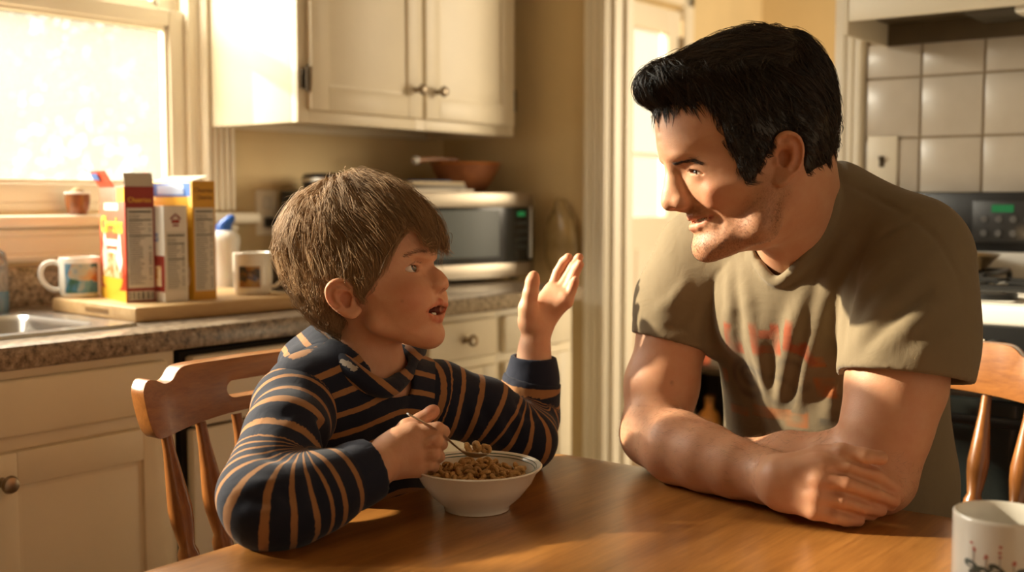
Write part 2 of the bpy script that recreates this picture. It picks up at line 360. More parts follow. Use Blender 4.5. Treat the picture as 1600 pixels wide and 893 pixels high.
# sink
sk = thing('sink', 'stainless steel drop-in sink set in the worktop below the window', 'sink', (0, 0, 0))
s_ = MB()
def rrect(x0, x1, y0, y1, r, n=6):
    o = []
    for cx, cy, a0 in ((x1-r, y1-r, 0), (x0+r, y1-r, 90), (x0+r, y0+r, 180), (x1-r, y0+r, 270)):
        for k in range(n+1): a = math.radians(a0+90*k/n); o.append((cx+r*math.cos(a), cy+r*math.sin(a)))
    return o
rings = [(rrect(SX0-.012, SX1+.014, SY0-.012, SY1+.012, .03), .9005), (rrect(SX0-.008, SX1+.010, SY0-.008, SY1+.008, .03), .906), (rrect(SX0+.035, SX1-.04, SY0+.035, SY1-.05, .045), .905), (rrect(SX0+.042, SX1-.047, SY0+.042, SY1-.057, .045), .895), (rrect(SX0+.06, SX1-.065, SY0+.06, SY1-.075, .05), .74), (rrect(SX0+.09, SX1-.095, SY0+.09, SY1-.105, .05), .725)]
vs = []; fs = []
for lp, z in rings: vs += [(x, y, z) for x, y in lp]
L = len(rings[0][0])
for k in range(len(rings)-1): fs += [(k*L+i, k*L+(i+1) % L, (k+1)*L+(i+1) % L, (k+1)*L+i) for i in range(L)]
fs.append(tuple(range((len(rings)-1)*L, len(rings)*L)))
s_.add(vs, fs); s_.build('basin', M['sinksteel'], sk, 40)
MB().lathe([(.03, 0), (.04, .002), (.04, .004), (.03, .003), (0, .001)], (.82, 1.97, .7255), 24).build('drain', M['nickel'], sk)
# ================================================================ stove wall
tl = MB(); G = .2737; TZ = [1.01, 1.127, 1.4065-.14*.0, 1.55]
gz = [.90, 1.127, 1.2665, 1.4065, 1.52]
gy = [1.01, .874, .734, .594, .454, .314, .174, .034]
gy = [1.003, .874, .736, .598, .46, .322, .184, .046]
MB().box(XE-.006, XE, gy[-1], gy[0], .86, 1.50).build('wall_tile_backing', M['grout'])
bpy.data.objects['wall_tile_backing']['kind'] = 'structure'
gz = [.85, 1.0, 1.138, 1.268, 1.406, 1.487]
for a, b2 in zip(gy, gy[1:]):
    for c0, c1 in zip(gz, gz[1:]): tl.box(XE-.011, XE-.004, b2+.0025, a-.0025, c0+.0025, c1-.0025, .002)
struct('wall_tiles', tl, M['tile'])
sw = thing('light_switch', 'cream toggle light switch plate on the tiles beside the doorway', 'switch', (XE-.012, .958, 1.215))
MB().box(-.006, 0, -.036, .036, -.06, .06, .004).build('plate', M['trim'], sw)
k = MB(); k.box(-.0075, -.005, -.006, .006, -.013, .013, .001); k.prism([(-.005, -.006), (-.02, .006), (-.02, .012), (-.005, .006)], -.004, .004, 'XZ', .001); k.build('toggle', M['bronze'], sw)
# range hood
hd = thing('range_hood', 'cream metal range hood over the black and white stove', 'range hood', (XE-.012, .95, 1.478))
HD = .25; HW = .78
pf = [(0, 0), (-HD, .0), (-HD, .10), (-HD+.06, .16), (0, .16)]
b_ = MB(); b_.prism(pf, 0, .010, 'XZ', .002); b_.prism(pf, -HW, -HW+.010, 'XZ', .002)
b_.box(-HD, -HD+.010, -HW+.0105, -.0005, .028, .10, .002); b_.add([(-HD, -.0005, .10), (-HD, -HW+.0105, .10), (-HD+.06, -HW+.0105, .16), (-HD+.06, -.0005, .16)], [(0, 1, 2, 3)]); b_.box(-HD+.06, -.0005, -HW+.0105, -.0005, .15, .159); b_.box(-.010, -.0005, -HW+.0105, -.0005, .062, .149)
b_.build('canopy', M['cream'], hd)
b_ = MB(); b_.box(-HD+.0105, -.0105, -HW+.011, -.001, .05, .06); b_.box(-.010, -.0005, -HW+.011, -.001, .001, .05); b_.build('underside', mat('dark_mottled_paint', (.13, .09, .045), .5, var=.3, vscale=12), hd)  # inner panels in a darker, mottled colour than the cream canopy
f = MB(); f.box(-HD+.03, -.04, -.62, -.22, .028, .048, .004); f.build('filter', mat('greasy_mesh', (.10, .085, .06), .6, metal=.6, bump=.8, bscale=300), hd)
f = MB(); f.box(-HD+.02, -HD+.09, -.70, -.33, .016, .046, .006); f.build('lamp_lens', M['trim'], hd)
# stove
st = thing('stove', 'white kitchen range with black control panels behind the man', 'stove', (XE-.012, .935, 0)); SW = .76; SZ = .95; SD = .64
b_ = MB(); b_.box(-SD+.03, -.0, -SW, 0, .05, SZ-.03, .004); b_.build('body', M['white'], st)
b_ = MB(); b_.box(-SD, -.06, -SW, 0, SZ-.036, SZ, .008, 3); b_.box(-.075, -.0, -SW, 0, SZ-.03, 1.015, .006); b_.build('cooktop', M['white'], st)
b_ = MB(); b_.box(-.06, -.005, -SW, .0, 1.012, 1.144, .006); bp_ = b_.build('back_panel', M['black'], st)
b_ = MB(); b_.box(-.063, -.055, -.40, -.20, 1.035, 1.125, .002); o = b_.build('display_plate', mat('panel_grey', (.03, .03, .03), .35), bp_)
k = MB()
for i in range(4):
    for j in range(2): k.lathe([(.0075, 0), (.0075, -.003), (0, -.0035)], (-.063, -.225-.03*i, 1.055+.03*j), 14, 'X')
k.build('button', mat('button_grey', (.12, .12, .12), .4), o)
k = MB(); k.box(-.0645, -.062, -.285, -.24, 1.1, 1.116); k.build('clock_display', mat('green_display', (.01, .05, .02), .3, emit=(.05, .9, .25), es=.08), o)
b_ = MB(); b_.box(-SD-.004, -SD+.03, -SW, 0, .80, SZ-.034, .004); cp = b_.build('control_panel', M['black'], st)
for i in range(4):
    k = MB(); k.lathe([(.026, 0), (.026, -.006), (.02, -.01), (.018, -.03), (0, -.032)], (-SD-.004, -.13-.14*i if i else -.13, .868), 24, 'X'); k.box(-SD-.042, -SD-.01, (-.13-.14*i)-.004, (-.13-.14*i)+.004, .85, .886, .002); k.build('knob', M['black'], cp)
for i in range(4): MB().box(-SD-.0055, -SD-.003, -.11-.14*i, -.075-.14*i, .888, .892).build('marking', M['trim'], cp)
b_ = MB(); b_.box(-SD-.01, -SD+.03, -SW+.005, -.005, .22, .79, .006); od = b_.build('oven_door', M['blackglass'], st)
b_ = MB(); b_.tube([(-SD-.01, -.08, .76), (-SD-.045, -.08, .76), (-SD-.045, -SW+.08, .76), (-SD-.01, -SW+.08, .76)], .009, 12); b_.build('handle', M['black'], od)
b_ = MB(); b_.box(-SD-.006, -SD+.03, -SW+.005, -.005, .06, .21, .006); b_.build('drawer', M['black'], st)
def grate(cx, cy):
    g = MB(); r = .10; h = SZ+.028
    for s in (-1, 1):
        g.tube([(cx-r, cy+s*r, SZ+.0), (cx-r, cy+s*r, h-.008), (cx-r+.01, cy+s*r, h), (cx+r-.01, cy+s*r, h), (cx+r, cy+s*r, h-.008), (cx+r, cy+s*r, SZ)], .006, 8)
        g.tube([(cx+s*r, cy-r, h-.002), (cx+s*r, cy+r, h-.002)], .006, 8)
        g.tube([(cx, cy+s*r, h), (cx, cy+s*.03, h)], .005, 8); g.tube([(cx+s*r, cy, h), (cx+s*.03, cy, h)], .005, 8)
    g.lathe([(.045, 0), (.045, .01), (.03, .014), (0, .015)], (cx, cy, SZ), 24)
    return g
for cx, cy in ((-.50, -.36), (-.50, -.60), (-.20, -.60), (-.20, -.19)): grate(cx, cy).build('burner_grate', M['black'], st)
pn = thing('frying_pan', 'shallow metal pan with black handle on the rear burner of the stove', 'pan', (XE-.21, .745, SZ+.0335))
MB().lathe([(0, 0), (.075, 0), (.10, .03), (.104, .031), (.10, .027), (.074, .004), (0, .004)], (0, 0, 0), 36).build('body', mat('pan_metal', (.45, .33, .18), .3, metal=1), pn)
p = MB(); p.tube([(-.02, .098, .026), (-.03, .13, .034), (-.05, .19, .05), (-.055, .22, .052)], [.007, .008, .009, .007], 10); p.build('handle', M['black'], pn)
sp_ = thing('spoon_rest', 'pale ceramic spoon rest at the front of the stove', 'spoon rest', (XE-.47, .77, SZ+.0005))
MB().lathe([(0, 0), (.04, 0), (.06, .012), (.062, .013), (.058, .012), (.038, .004), (0, .004)], (0, 0, 0), 28).build('dish', M['porcelain'], sp_)
# ================================================================ sculpting: signed-distance solids meshed with surface nets
def axis_steps(lo, hi, h, fine=()):
    """coordinates from lo to hi with spacing h, finer (h2) inside the given (a, b, h2) ranges"""
    xs = [lo]
    while xs[-1] < hi:
        x = xs[-1]; st = h
        for a, b, h2 in fine:
            if a-h <= x <= b: st = min(st, h2)
        xs.append(x+st)
    return np.array(xs, np.float32)
class Vol:
    def __init__(s, lo, hi, h, fx=(), fy=(), fz=(), big=.05):
        s.xs = axis_steps(lo[0], hi[0], h, fx); s.ys = axis_steps(lo[1], hi[1], h, fy); s.zs = axis_steps(lo[2], hi[2], h, fz)
        s.D = np.full((len(s.xs), len(s.ys), len(s.zs)), big, np.float32); s.big = big
    def _sl(s, lo, hi):
        r = []
        for a, l, h in zip((s.xs, s.ys, s.zs), lo, hi):
            i = max(0, int(np.searchsorted(a, l))-1); j = min(len(a), int(np.searchsorted(a, h))+1)
            r.append(slice(i, max(i, j)))
        return tuple(r)
    def _xyz(s, sl): return s.xs[sl[0]][:, None, None], s.ys[sl[1]][None, :, None], s.zs[sl[2]][None, None, :]
    def add(s, pr, k=.0):
        fn, lo, hi = pr; m = k+.018; sl = s._sl(lo-m, hi+m)
        if min(x.stop-x.start for x in sl) <= 0: return s
        d = fn(*s._xyz(sl)); A = s.D[sl]
        if k > 0: h = np.maximum(k-np.abs(A-d), 0)/k; s.D[sl] = np.minimum(A, d)-h*h*k*.25
        else: s.D[sl] = np.minimum(A, d)
        return s
    def sub(s, pr, k=.0):
        fn, lo, hi = pr; m = k+.004; sl = s._sl(lo-m, hi+m)
        if min(x.stop-x.start for x in sl) <= 0: return s
        d = -fn(*s._xyz(sl)); A = s.D[sl]
        if k > 0: h = np.maximum(k-np.abs(A-d), 0)/k; s.D[sl] = np.maximum(A, d)+h*h*k*.25
        else: s.D[sl] = np.maximum(A, d)
        return s
    def bump(s, c, r, amp, R=None):
        """gaussian swell (amp > 0 outwards) round c with radii r"""
        c = np.asarray(c, float); r = np.asarray([r]*3 if np.isscalar(r) else r, float); m = 2.4*r.max(); sl = s._sl(c-m, c+m)
        if min(x.stop-x.start for x in sl) <= 0: return s
        X, Y, Z = s._xyz(sl); x, y, z = X-c[0], Y-c[1], Z-c[2]
        if R is not None: x, y, z = [R[i][0]*x+R[i][1]*y+R[i][2]*z for i in range(3)]
        q = (x/r[0])**2+(y/r[1])**2+(z/r[2])**2
        s.D[sl] -= (amp*np.exp(-q)).astype(np.float32); return s
    def fold(s, pts, w, amp):
        """ridge (amp > 0) or crease (amp < 0) along a polyline, fading at its ends"""
        pts = [np.asarray(p, float) for p in pts]; m = 2.6*w
        lo = np.min(pts, 0)-m; hi = np.max(pts, 0)+m; sl = s._sl(lo, hi)
        if min(x.stop-x.start for x in sl) <= 0: return s
        X, Y, Z = s._xyz(sl); best = None; L = sum(np.linalg.norm(b-a) for a, b in zip(pts, pts[1:])); acc = 0; tt = None
        for a, b in zip(pts, pts[1:]):
            ab = b-a; l2 = ab@ab; ln = math.sqrt(l2); px, py, pz = X-a[0], Y-a[1], Z-a[2]
            t = np.clip((px*ab[0]+py*ab[1]+pz*ab[2])/l2, 0, 1)
            d2 = (px-t*ab[0])**2+(py-t*ab[1])**2+(pz-t*ab[2])**2; u = (acc+t*ln)/L; acc += ln
            if best is None: best, tt = d2, u
            else: sel = d2 < best; best = np.where(sel, d2, best); tt = np.where(sel, u, tt)
        f = np.maximum(np.sin(np.pi*np.clip(tt, 0, 1)), 0)**1.1
        s.D[sl] -= (amp*f*np.exp(-best/(w*w))).astype(np.float32); return s
    def sample(s, q):
        q = np.asarray(q, np.float32); ix = []
        for a, c in zip((s.xs, s.ys, s.zs), q.T):
            i = np.clip(np.searchsorted(a, c)-1, 0, len(a)-2); t = np.clip((c-a[i])/(a[i+1]-a[i]), 0, 1); ix.append((i, t))
        (i, tx), (j, ty), (k, tz) = ix; D = s.D
        c00 = D[i, j, k]*(1-tx)+D[i+1, j, k]*tx; c10 = D[i, j+1, k]*(1-tx)+D[i+1, j+1, k]*tx
        c01 = D[i, j, k+1]*(1-tx)+D[i+1, j, k+1]*tx; c11 = D[i, j+1, k+1]*(1-tx)+D[i+1, j+1, k+1]*tx
        return (c00*(1-ty)+c10*ty)*(1-tz)+(c01*(1-ty)+c11*ty)*tz
    def grad(s, q, e=.002):
        g = np.stack([s.sample(q+np.array(o)*e)-s.sample(q-np.array(o)*e) for o in ((1, 0, 0), (0, 1, 0), (0, 0, 1))], 1)
        return g/np.maximum(np.linalg.norm(g, axis=1, keepdims=True), 1e-9)
    def mesh(s, smooth=1, keep_biggest=False):
        D = s.D; nx, ny, nz = D.shape; I = D < 0
        a = I[:-1, :-1, :-1].astype(np.int8)
        cnt = a.copy()
        for dx in (0, 1):
            for dy in (0, 1):
                for dz in (0, 1):
                    if dx+dy+dz: cnt += I[dx:nx-1+dx, dy:ny-1+dy, dz:nz-1+dz]
        act = (cnt > 0) & (cnt < 8); ci, cj, ck = np.nonzero(act); n = len(ci)
        vid = np.full(act.shape, -1, np.int32); vid[ci, cj, ck] = np.arange(n)
        corner = {}
        for dx in (0, 1):
            for dy in (0, 1):
                for dz in (0, 1): corner[dx, dy, dz] = D[ci+dx, cj+dy, ck+dz]
        acc = np.zeros((n, 3), np.float32); c = np.zeros(n, np.float32)
        for k0 in corner:
            for ax in range(3):
                if k0[ax]: continue
                k1 = list(k0); k1[ax] = 1; A = corner[k0]; B = corner[tuple(k1)]
                m = (A < 0) != (B < 0); t = np.where(m, A/np.where(m, A-B, 1), 0)
                p = np.tile(np.array(k0, np.float32), (n, 1)); p[:, ax] = t
                acc += np.where(m[:, None], p, 0); c += m
        f = acc/c[:, None]
        V = np.stack([s.xs[ci]*(1-f[:, 0])+s.xs[ci+1]*f[:, 0], s.ys[cj]*(1-f[:, 1])+s.ys[cj+1]*f[:, 1], s.zs[ck]*(1-f[:, 2])+s.zs[ck+1]*f[:, 2]], 1)
        F = []
        for ax in range(3):
            o = [slice(1, -1)]*3; o[ax] = slice(0, -1); lo = I[tuple(o)]
            o2 = list(o); o2[ax] = slice(1, None); hi_ = I[tuple(o2)]
            e = np.nonzero(lo != hi_); p = [e[0].copy(), e[1].copy(), e[2].copy()]
            for q in range(3):
                if q != ax: p[q] = p[q]+1
            sgn = lo[e]; b1, b2 = [q for q in range(3) if q != ax]
            def cell(d1, d2):
                q = [p[0], p[1], p[2]]; q[b1] = q[b1]-d1; q[b2] = q[b2]-d2
                return vid[q[0], q[1], q[2]]
            quad = np.stack([cell(1, 1), cell(0, 1), cell(0, 0), cell(1, 0)], 1)
            flip = sgn if ax != 1 else ~sgn
            quad[~flip] = quad[~flip][:, ::-1]; F.append(quad)
        F = np.concatenate(F); F = F[(F >= 0).all(1)]
        for _ in range(smooth):
            S_ = np.zeros_like(V); N_ = np.zeros(n, np.float32)
            for k in range(4):
                for kk in (1, 3): np.add.at(S_, F[:, k], V[F[:, (k+kk) % 4]]); np.add.at(N_, F[:, k], 1)
            V = V*.5+.5*S_/np.maximum(N_, 1)[:, None]
        return V, F
# primitives: (function, low corner, high corner)
def rc(a, b, ra, rb):
    a = np.asarray(a, float); b = np.asarray(b, float); ab = b-a; l2 = max(ab@ab, 1e-12); r = max(ra, rb)
    def fn(X, Y, Z):
        x, y, z = X-np.float32(a[0]), Y-np.float32(a[1]), Z-np.float32(a[2])
        t = np.clip((x*ab[0]+y*ab[1]+z*ab[2])/l2, 0, 1).astype(np.float32)
        return np.sqrt((x-t*ab[0])**2+(y-t*ab[1])**2+(z-t*ab[2])**2)-(ra+(rb-ra)*t)
    return fn, np.minimum(a, b)-r, np.maximum(a, b)+r
def ell(c, r, R=None):
    c = np.asarray(c, float); r = np.asarray(r, float); m = r.max()
    if R is not None: R = np.asarray(R, float); m = np.sqrt((R**2*(r[:, None]**2)).sum(0))
    def fn(X, Y, Z):
        x, y, z = X-c[0], Y-c[1], Z-c[2]
        if R is not None: x, y, z = [R[i][0]*x+R[i][1]*y+R[i][2]*z for i in range(3)]
        k0 = np.sqrt((x/r[0])**2+(y/r[1])**2+(z/r[2])**2); k1 = np.sqrt((x/r[0]**2)**2+(y/r[1]**2)**2+(z/r[2]**2)**2)
        return (k0*(k0-1)/np.maximum(k1, 1e-6)).astype(np.float32)
    return fn, c-m, c+m
def chain(vol, pts, k):
    for (a, ra), (b, rb) in zip(pts, pts[1:]): vol.add(rc(a, b, ra, rb), k)
def catmull(pts, n=6, closed=True):
    p = np.asarray(pts, float); out = []; m = len(p)
    for i in range(m if closed else m-1):
        g = (lambda j: p[j % m]) if closed else (lambda j: p[min(max(j, 0), m-1)])
        p0, p1, p2, p3 = g(i-1), g(i), g(i+1), g(i+2)
        for k in range(n):
            t = k/n; out.append(.5*((2*p1)+(-p0+p2)*t+(2*p0-5*p1+4*p2-p3)*t*t+(-p0+3*p1-3*p2+p3)*t**3))
    if not closed: out.append(p[-1])
    return np.array(out)
class Poly2:
    """signed distance to a closed 2-D outline (positive inside), on a millimetre grid"""
    def __init__(s, pts, h=.0012, pad=.05):
        pts = np.asarray(pts, float); s.lo = pts.min(0)-pad; s.h = h; hi = pts.max(0)+pad
        nx, ny = ((hi-s.lo)/h).astype(int)+2
        X = (s.lo[0]+h*np.arange(nx))[:, None]; Y = (s.lo[1]+h*np.arange(ny))[None, :]
        d2 = np.full((nx, ny), 1e9); ins = np.zeros((nx, ny), bool)
        for a, b in zip(pts, np.roll(pts, -1, 0)):
            ab = b-a; l2 = max(ab@ab, 1e-12); t = np.clip(((X-a[0])*ab[0]+(Y-a[1])*ab[1])/l2, 0, 1)
            d2 = np.minimum(d2, (X-a[0]-t*ab[0])**2+(Y-a[1]-t*ab[1])**2)
            if a[1] != b[1]: ins ^= ((a[1] > Y) != (b[1] > Y)) & (X < (b[0]-a[0])*(Y-a[1])/(b[1]-a[1])+a[0])
        s.g = np.where(ins, np.sqrt(d2), -np.sqrt(d2)).astype(np.float32)
    def __call__(s, u, v):
        a = np.clip((u-s.lo[0])/s.h, 0, s.g.shape[0]-1.001); b = np.clip((v-s.lo[1])/s.h, 0, s.g.shape[1]-1.001)
        i = a.astype(np.int32); j = b.astype(np.int32); a = a-i; b = b-j; g = s.g
        return (g[i, j]*(1-a)+g[i+1, j]*a)*(1-b)+(g[i, j+1]*(1-a)+g[i+1, j+1]*a)*b
class Head:
    """a head frame: u along the profile, v up, n towards the side that shows"""
    def __init__(s, px, py, d, yaw):
        y = math.radians(yaw); s.o = P(px, py, d); s.u = _R*math.cos(y)+_V*math.sin(y); s.n = -_V*math.cos(y)+_R*math.sin(y); s.v = _U.copy(); s.M = np.stack([s.u, s.v, s.n])
    def loc(s, px, py, n=0.0):
        r = ray(px, py); t = ((s.o-_C)@s.n+n)/(r@s.n); q = _C+r*t-s.o
        return np.array([q@s.u, q@s.v, n])
    def w(s, l): return s.o+s.u*l[0]+s.v*l[1]+s.n*l[2]
    def at(s, px, py, n=0.0): return s.w(s.loc(px, py, n))
    def sym(s, px, py, n):
        l = s.loc(px, py, n); return s.w(l), s.w(l*np.array([1, 1, -1]))
    def coords(s, X, Y, Z):
        x, y, z = X-np.float32(s.o[0]), Y-np.float32(s.o[1]), Z-np.float32(s.o[2])
        return [np.float32(a[0])*x+np.float32(a[1])*y+np.float32(a[2])*z for a in (s.u, s.v, s.n)]
    def to_local(s, q): return (np.asarray(q)-s.o) @ s.M.T
    def inflate(s, poly, Wf, Rf, r=.16):
        def fn(X, Y, Z):
            u, v, n = s.coords(X, Y, Z); sd = poly(u, v); W_ = Wf(u, v); R_ = Rf(u, v)
            a = np.maximum(1-sd/R_, 0); b = n/W_; rho = np.sqrt(a*a+b*b)+1e-6
            g = np.sqrt((a/R_)**2+(b/W_)**2)/rho
            return ((rho-1)/np.maximum(g, 1e-3)).astype(np.float32)
        return fn, s.o-r, s.o+r
def mesh_obj(name, V, F, mats, parent=None, origin=(0, 0, 0), attrs=None, mat_idx=None):
    V = np.asarray(V, np.float32)-np.asarray(origin, np.float32)
    me = bpy.data.meshes.new(name); k = F.shape[1]
    me.vertices.add(len(V)); me.vertices.foreach_set('co', V.ravel())
    me.loops.add(F.size); me.loops.foreach_set('vertex_index', F.ravel().astype(np.int32))
    me.polygons.add(len(F)); me.polygons.foreach_set('loop_start', np.arange(0, F.size, k, dtype=np.int32)); me.polygons.foreach_set('loop_total', np.full(len(F), k, np.int32))
    me.polygons.foreach_set('use_smooth', np.ones(len(F), bool))
    for m in (mats if isinstance(mats, (list, tuple)) else [mats]): me.materials.append(m)
    if mat_idx is not None: me.polygons.foreach_set('material_index', mat_idx.astype(np.int32))
    me.update(calc_edges=True)
    for nm, ar in (attrs or {}).items():
        ar = np.asarray(ar, np.float32)
        if ar.ndim == 1: at = me.attributes.new(nm, 'FLOAT', 'POINT'); at.data.foreach_set('value', ar)
        else:
            at = me.attributes.new(nm, 'FLOAT_COLOR', 'POINT'); at.data.foreach_set('color', np.concatenate([ar, np.ones((len(ar), 1), np.float32)], 1).ravel())
    me.validate()
    o = bpy.data.objects.new(name, me); COL.objects.link(o)
    if parent is not None: o.parent = parent
    return o
def vnormals(V, F):
    N = np.zeros_like(V); a = V[F[:, 2]]-V[F[:, 0]]; b = V[F[:, 3 % F.shape[1]]]-V[F[:, 1]]; fn = np.cross(a, b)
    for k in range(F.shape[1]): np.add.at(N, F[:, k], fn)
    return N/np.maximum(np.linalg.norm(N, axis=1, keepdims=True), 1e-12)
def strands_mesh(paths, r0, sides=3):
    """paths (n, m, 3): tapered strands in one mesh"""
    n, m, _ = paths.shape
    T = np.gradient(paths, axis=1); T /= np.maximum(np.linalg.norm(T, axis=2, keepdims=True), 1e-9)
    up = np.array([.3, .2, 1.0]); A = np.cross(T, up); A /= np.maximum(np.linalg.norm(A, axis=2, keepdims=True), 1e-9); B = np.cross(T, A)
    t = np.linspace(0, 1, m); prof = np.where(t < .15, .6+.4*t/.15, 1-.92*(np.maximum(t-.15, 0)/.85)**1.6)
    rr = (np.asarray(r0).reshape(-1, 1)*prof[None, :])[:, :, None]
    ring = [paths+rr*(A*math.cos(2*math.pi*k/sides)+B*math.sin(2*math.pi*k/sides)) for k in range(sides)]
    V = np.stack(ring, 2).reshape(-1, 3)
    base = (np.arange(n)*m*sides)[:, None, None]+(np.arange(m-1)*sides)[None, :, None]
    k = np.arange(sides)[None, None, :]; k2 = (k+1) % sides
    F = np.stack([base+k, base+k2, base+sides+k2, base+sides+k], 3).reshape(-1, 4)
    return V, F, np.repeat(np.arange(n), m*sides), np.tile(np.repeat(t, sides), n)
def grow(roots, vols, dirf, length, steps=8, lift=.0015, jit=.25, seed=0, wave=0.0):
    """strands that flow along a direction field over the solids in vols"""
    rng = np.random.default_rng(seed); q = roots.copy(); n = len(q); L = np.asarray(length)/steps
    rnd = rng.normal(0, jit, (n, 3)); path = [q.copy()]; off = rng.uniform(-.0005, 1, n)**2*lift
    prev = None
    for i in range(steps):
        ds = np.stack([v.sample(q) for v in vols]); w = ds.argmin(0); d = ds.min(0)
        g = vols[0].grad(q)
        for k in range(1, len(vols)): gk = vols[k].grad(q); g = np.where((w == k)[:, None], gk, g)
        t = dirf(q, i/steps)+rnd*(1 if i else .5)
        t = t-g*(t*g).sum(1, keepdims=True); t /= np.maximum(np.linalg.norm(t, axis=1, keepdims=True), 1e-9)
        if prev is not None: t = t*.6+prev*.4; t /= np.maximum(np.linalg.norm(t, axis=1, keepdims=True), 1e-9)
        prev = t
        q = q+t*L[:, None]
        d = np.stack([v.sample(q) for v in vols]).min(0); tgt = off*((i+1)/steps)+.0002
        q = q+g*np.clip(tgt-d, 0, .01)[:, None]
        path.append(q.copy())
    return np.stack(path, 1)
def plane_cut(c, n, r):
    """half space beyond a plane, inside a ball of radius r: for cutting ends off"""
    c = np.asarray(c, float)
    def fn(X, Y, Z):
        x, y, z = X-c[0], Y-c[1], Z-c[2]
        return np.maximum(-(x*n[0]+y*n[1]+z*n[2]), np.sqrt(x*x+y*y+z*z)-r).astype(np.float32)
    return fn, c-r, c+r
def ring_pts(c, n, r, m=24):
    a = np.cross(n, [0, 0, 1.0]); a /= np.linalg.norm(a); b = np.cross(n, a)
    return [c+r*(a*math.cos(t)+b*math.sin(t)) for t in np.linspace(0, 2*math.pi, m+1)]
def hit(vol, px, py, d0=1.0, d1=2.2):
    t = np.arange(d0, d1, .002); r = ray(px, py); q = _C+t[:, None]*r
    ins = ((q > np.array([vol.xs[0], vol.ys[0], vol.zs[0]])) & (q < np.array([vol.xs[-1], vol.ys[-1], vol.zs[-1]]))).all(1)
    d = np.where(ins, vol.sample(q), 1); i = np.nonzero(d < 0)[0]
    return q[i[0]] if len(i) else None
def face_pt(vol, hd, px, py, inset=0.0):
    """local coordinates of the face surface seen at a pixel, pushed in by inset"""
    q = hit(vol, px, py, .9, 1.9); g = vol.grad(q[None])[0]; return hd.to_local(q-g*inset)
def locks(roots, vols, dirf, length, per, spread, steps, lift, jit, wave, seed, pinch=.7):
    """clumped hair: guide strands grown from the roots, each with a bundle of strands that closes towards the tip"""
    rng = np.random.default_rng(seed); g = grow(roots, vols, dirf, length, steps, lift, jit, seed); n = len(g)
    off = rng.normal(0, spread, (n, per, 3)); t = np.linspace(0, 1, steps+1)
    ph = rng.uniform(0, 6.28, (n, 1, 1, 3)); am = rng.normal(0, wave, (n, 1, 1, 3))
    p = g[:, None]+off[:, :, None]*(1-pinch*t[None, None, :, None]**1.2)+am*np.sin(ph+t[None, None, :, None]*3.2)*t[None, None, :, None]
    cut = rng.uniform(.55, 1.0, (n, per, 1)); tt = t[None, None, :]*cut*steps; i0 = np.minimum(tt.astype(int), steps-1); f = (tt-i0)[..., None]
    a = np.take_along_axis(p, i0[..., None].repeat(3, -1), 2); b = np.take_along_axis(p, (i0+1)[..., None].repeat(3, -1), 2); p = (a*(1-f)+b*f).reshape(n*per, steps+1, 3)
    for _ in range(2):
        q = p.reshape(-1, 3); D = np.stack([v.sample(q) for v in vols]); d = D.min(0); w = D.argmin(0); gr = vols[0].grad(q)
        for k in range(1, len(vols)): gr = np.where((w == k)[:, None], vols[k].grad(q), gr)
        q = q+gr*np.clip(.0003-d, 0, .008)[:, None]; p = q.reshape(p.shape)
    return p, np.repeat(np.arange(n), per)
# ================================================================ skin, hair and cloth materials
def skin(name, base, rough=.45, sub=.25):
    m, nt, b = new_mat(name)
    at = nt.nodes.new('ShaderNodeAttribute'); at.attribute_name = 'tint'
    tc = nt.nodes.new('ShaderNodeTexCoord'); nz = _n(nt, 'ShaderNodeTexNoise', Scale=38.0, Detail=4.0, Roughness=.6); nt.links.new(tc.outputs['Object'], nz.inputs['Vector'])
    c = ramp(nt, nz.outputs['Fac'], [(.3, tuple(x*k for x, k in zip(base, (.93, .82, .78)))), (.7, base)])
    mx = nt.nodes.new('ShaderNodeMix'); mx.data_type = 'RGBA'; mx.blend_type = 'MULTIPLY'; mx.inputs['Factor'].default_value = 1
    nt.links.new(c, mx.inputs['A']); nt.links.new(at.outputs['Color'], mx.inputs['B']); nt.links.new(mx.outputs['Result'], b.inputs['Base Color'])
    b.inputs['Roughness'].default_value = rough; b.inputs['Specular IOR Level'].default_value = .38; b.inputs['Subsurface Weight'].default_value = sub; b.inputs['Subsurface Radius'].default_value = (1, .36, .18); b.inputs['Subsurface Scale'].default_value = .007
    n2 = _n(nt, 'ShaderNodeTexNoise', Scale=420.0, Detail=2.0); nt.links.new(tc.outputs['Object'], n2.inputs['Vector'])
    n3 = _n(nt, 'ShaderNodeTexVoronoi', Scale=700.0); nt.links.new(tc.outputs['Object'], n3.inputs['Vector'])
    ad = nt.nodes.new('ShaderNodeMath'); ad.operation = 'ADD'; nt.links.new(n2.outputs['Fac'], ad.inputs[0]); nt.links.new(n3.outputs['Distance'], ad.inputs[1])
    bp = _n(nt, 'ShaderNodeBump', Strength=.16, Distance=.0006); nt.links.new(ad.outputs[0], bp.inputs['Height']); nt.links.new(bp.outputs['Normal'], b.inputs['Normal'])
    return m
def hair_mat(name, dark, light, rough=.42):
    m, nt, b = new_mat(name)
    at = nt.nodes.new('ShaderNodeAttribute'); at.attribute_name = 'strand'
    nt.links.new(ramp(nt, at.outputs['Fac'], [(0, dark), (1, light)]), b.inputs['Base Color']); b.inputs['Roughness'].default_value = rough; b.inputs['Specular IOR Level'].default_value = .45
    return m
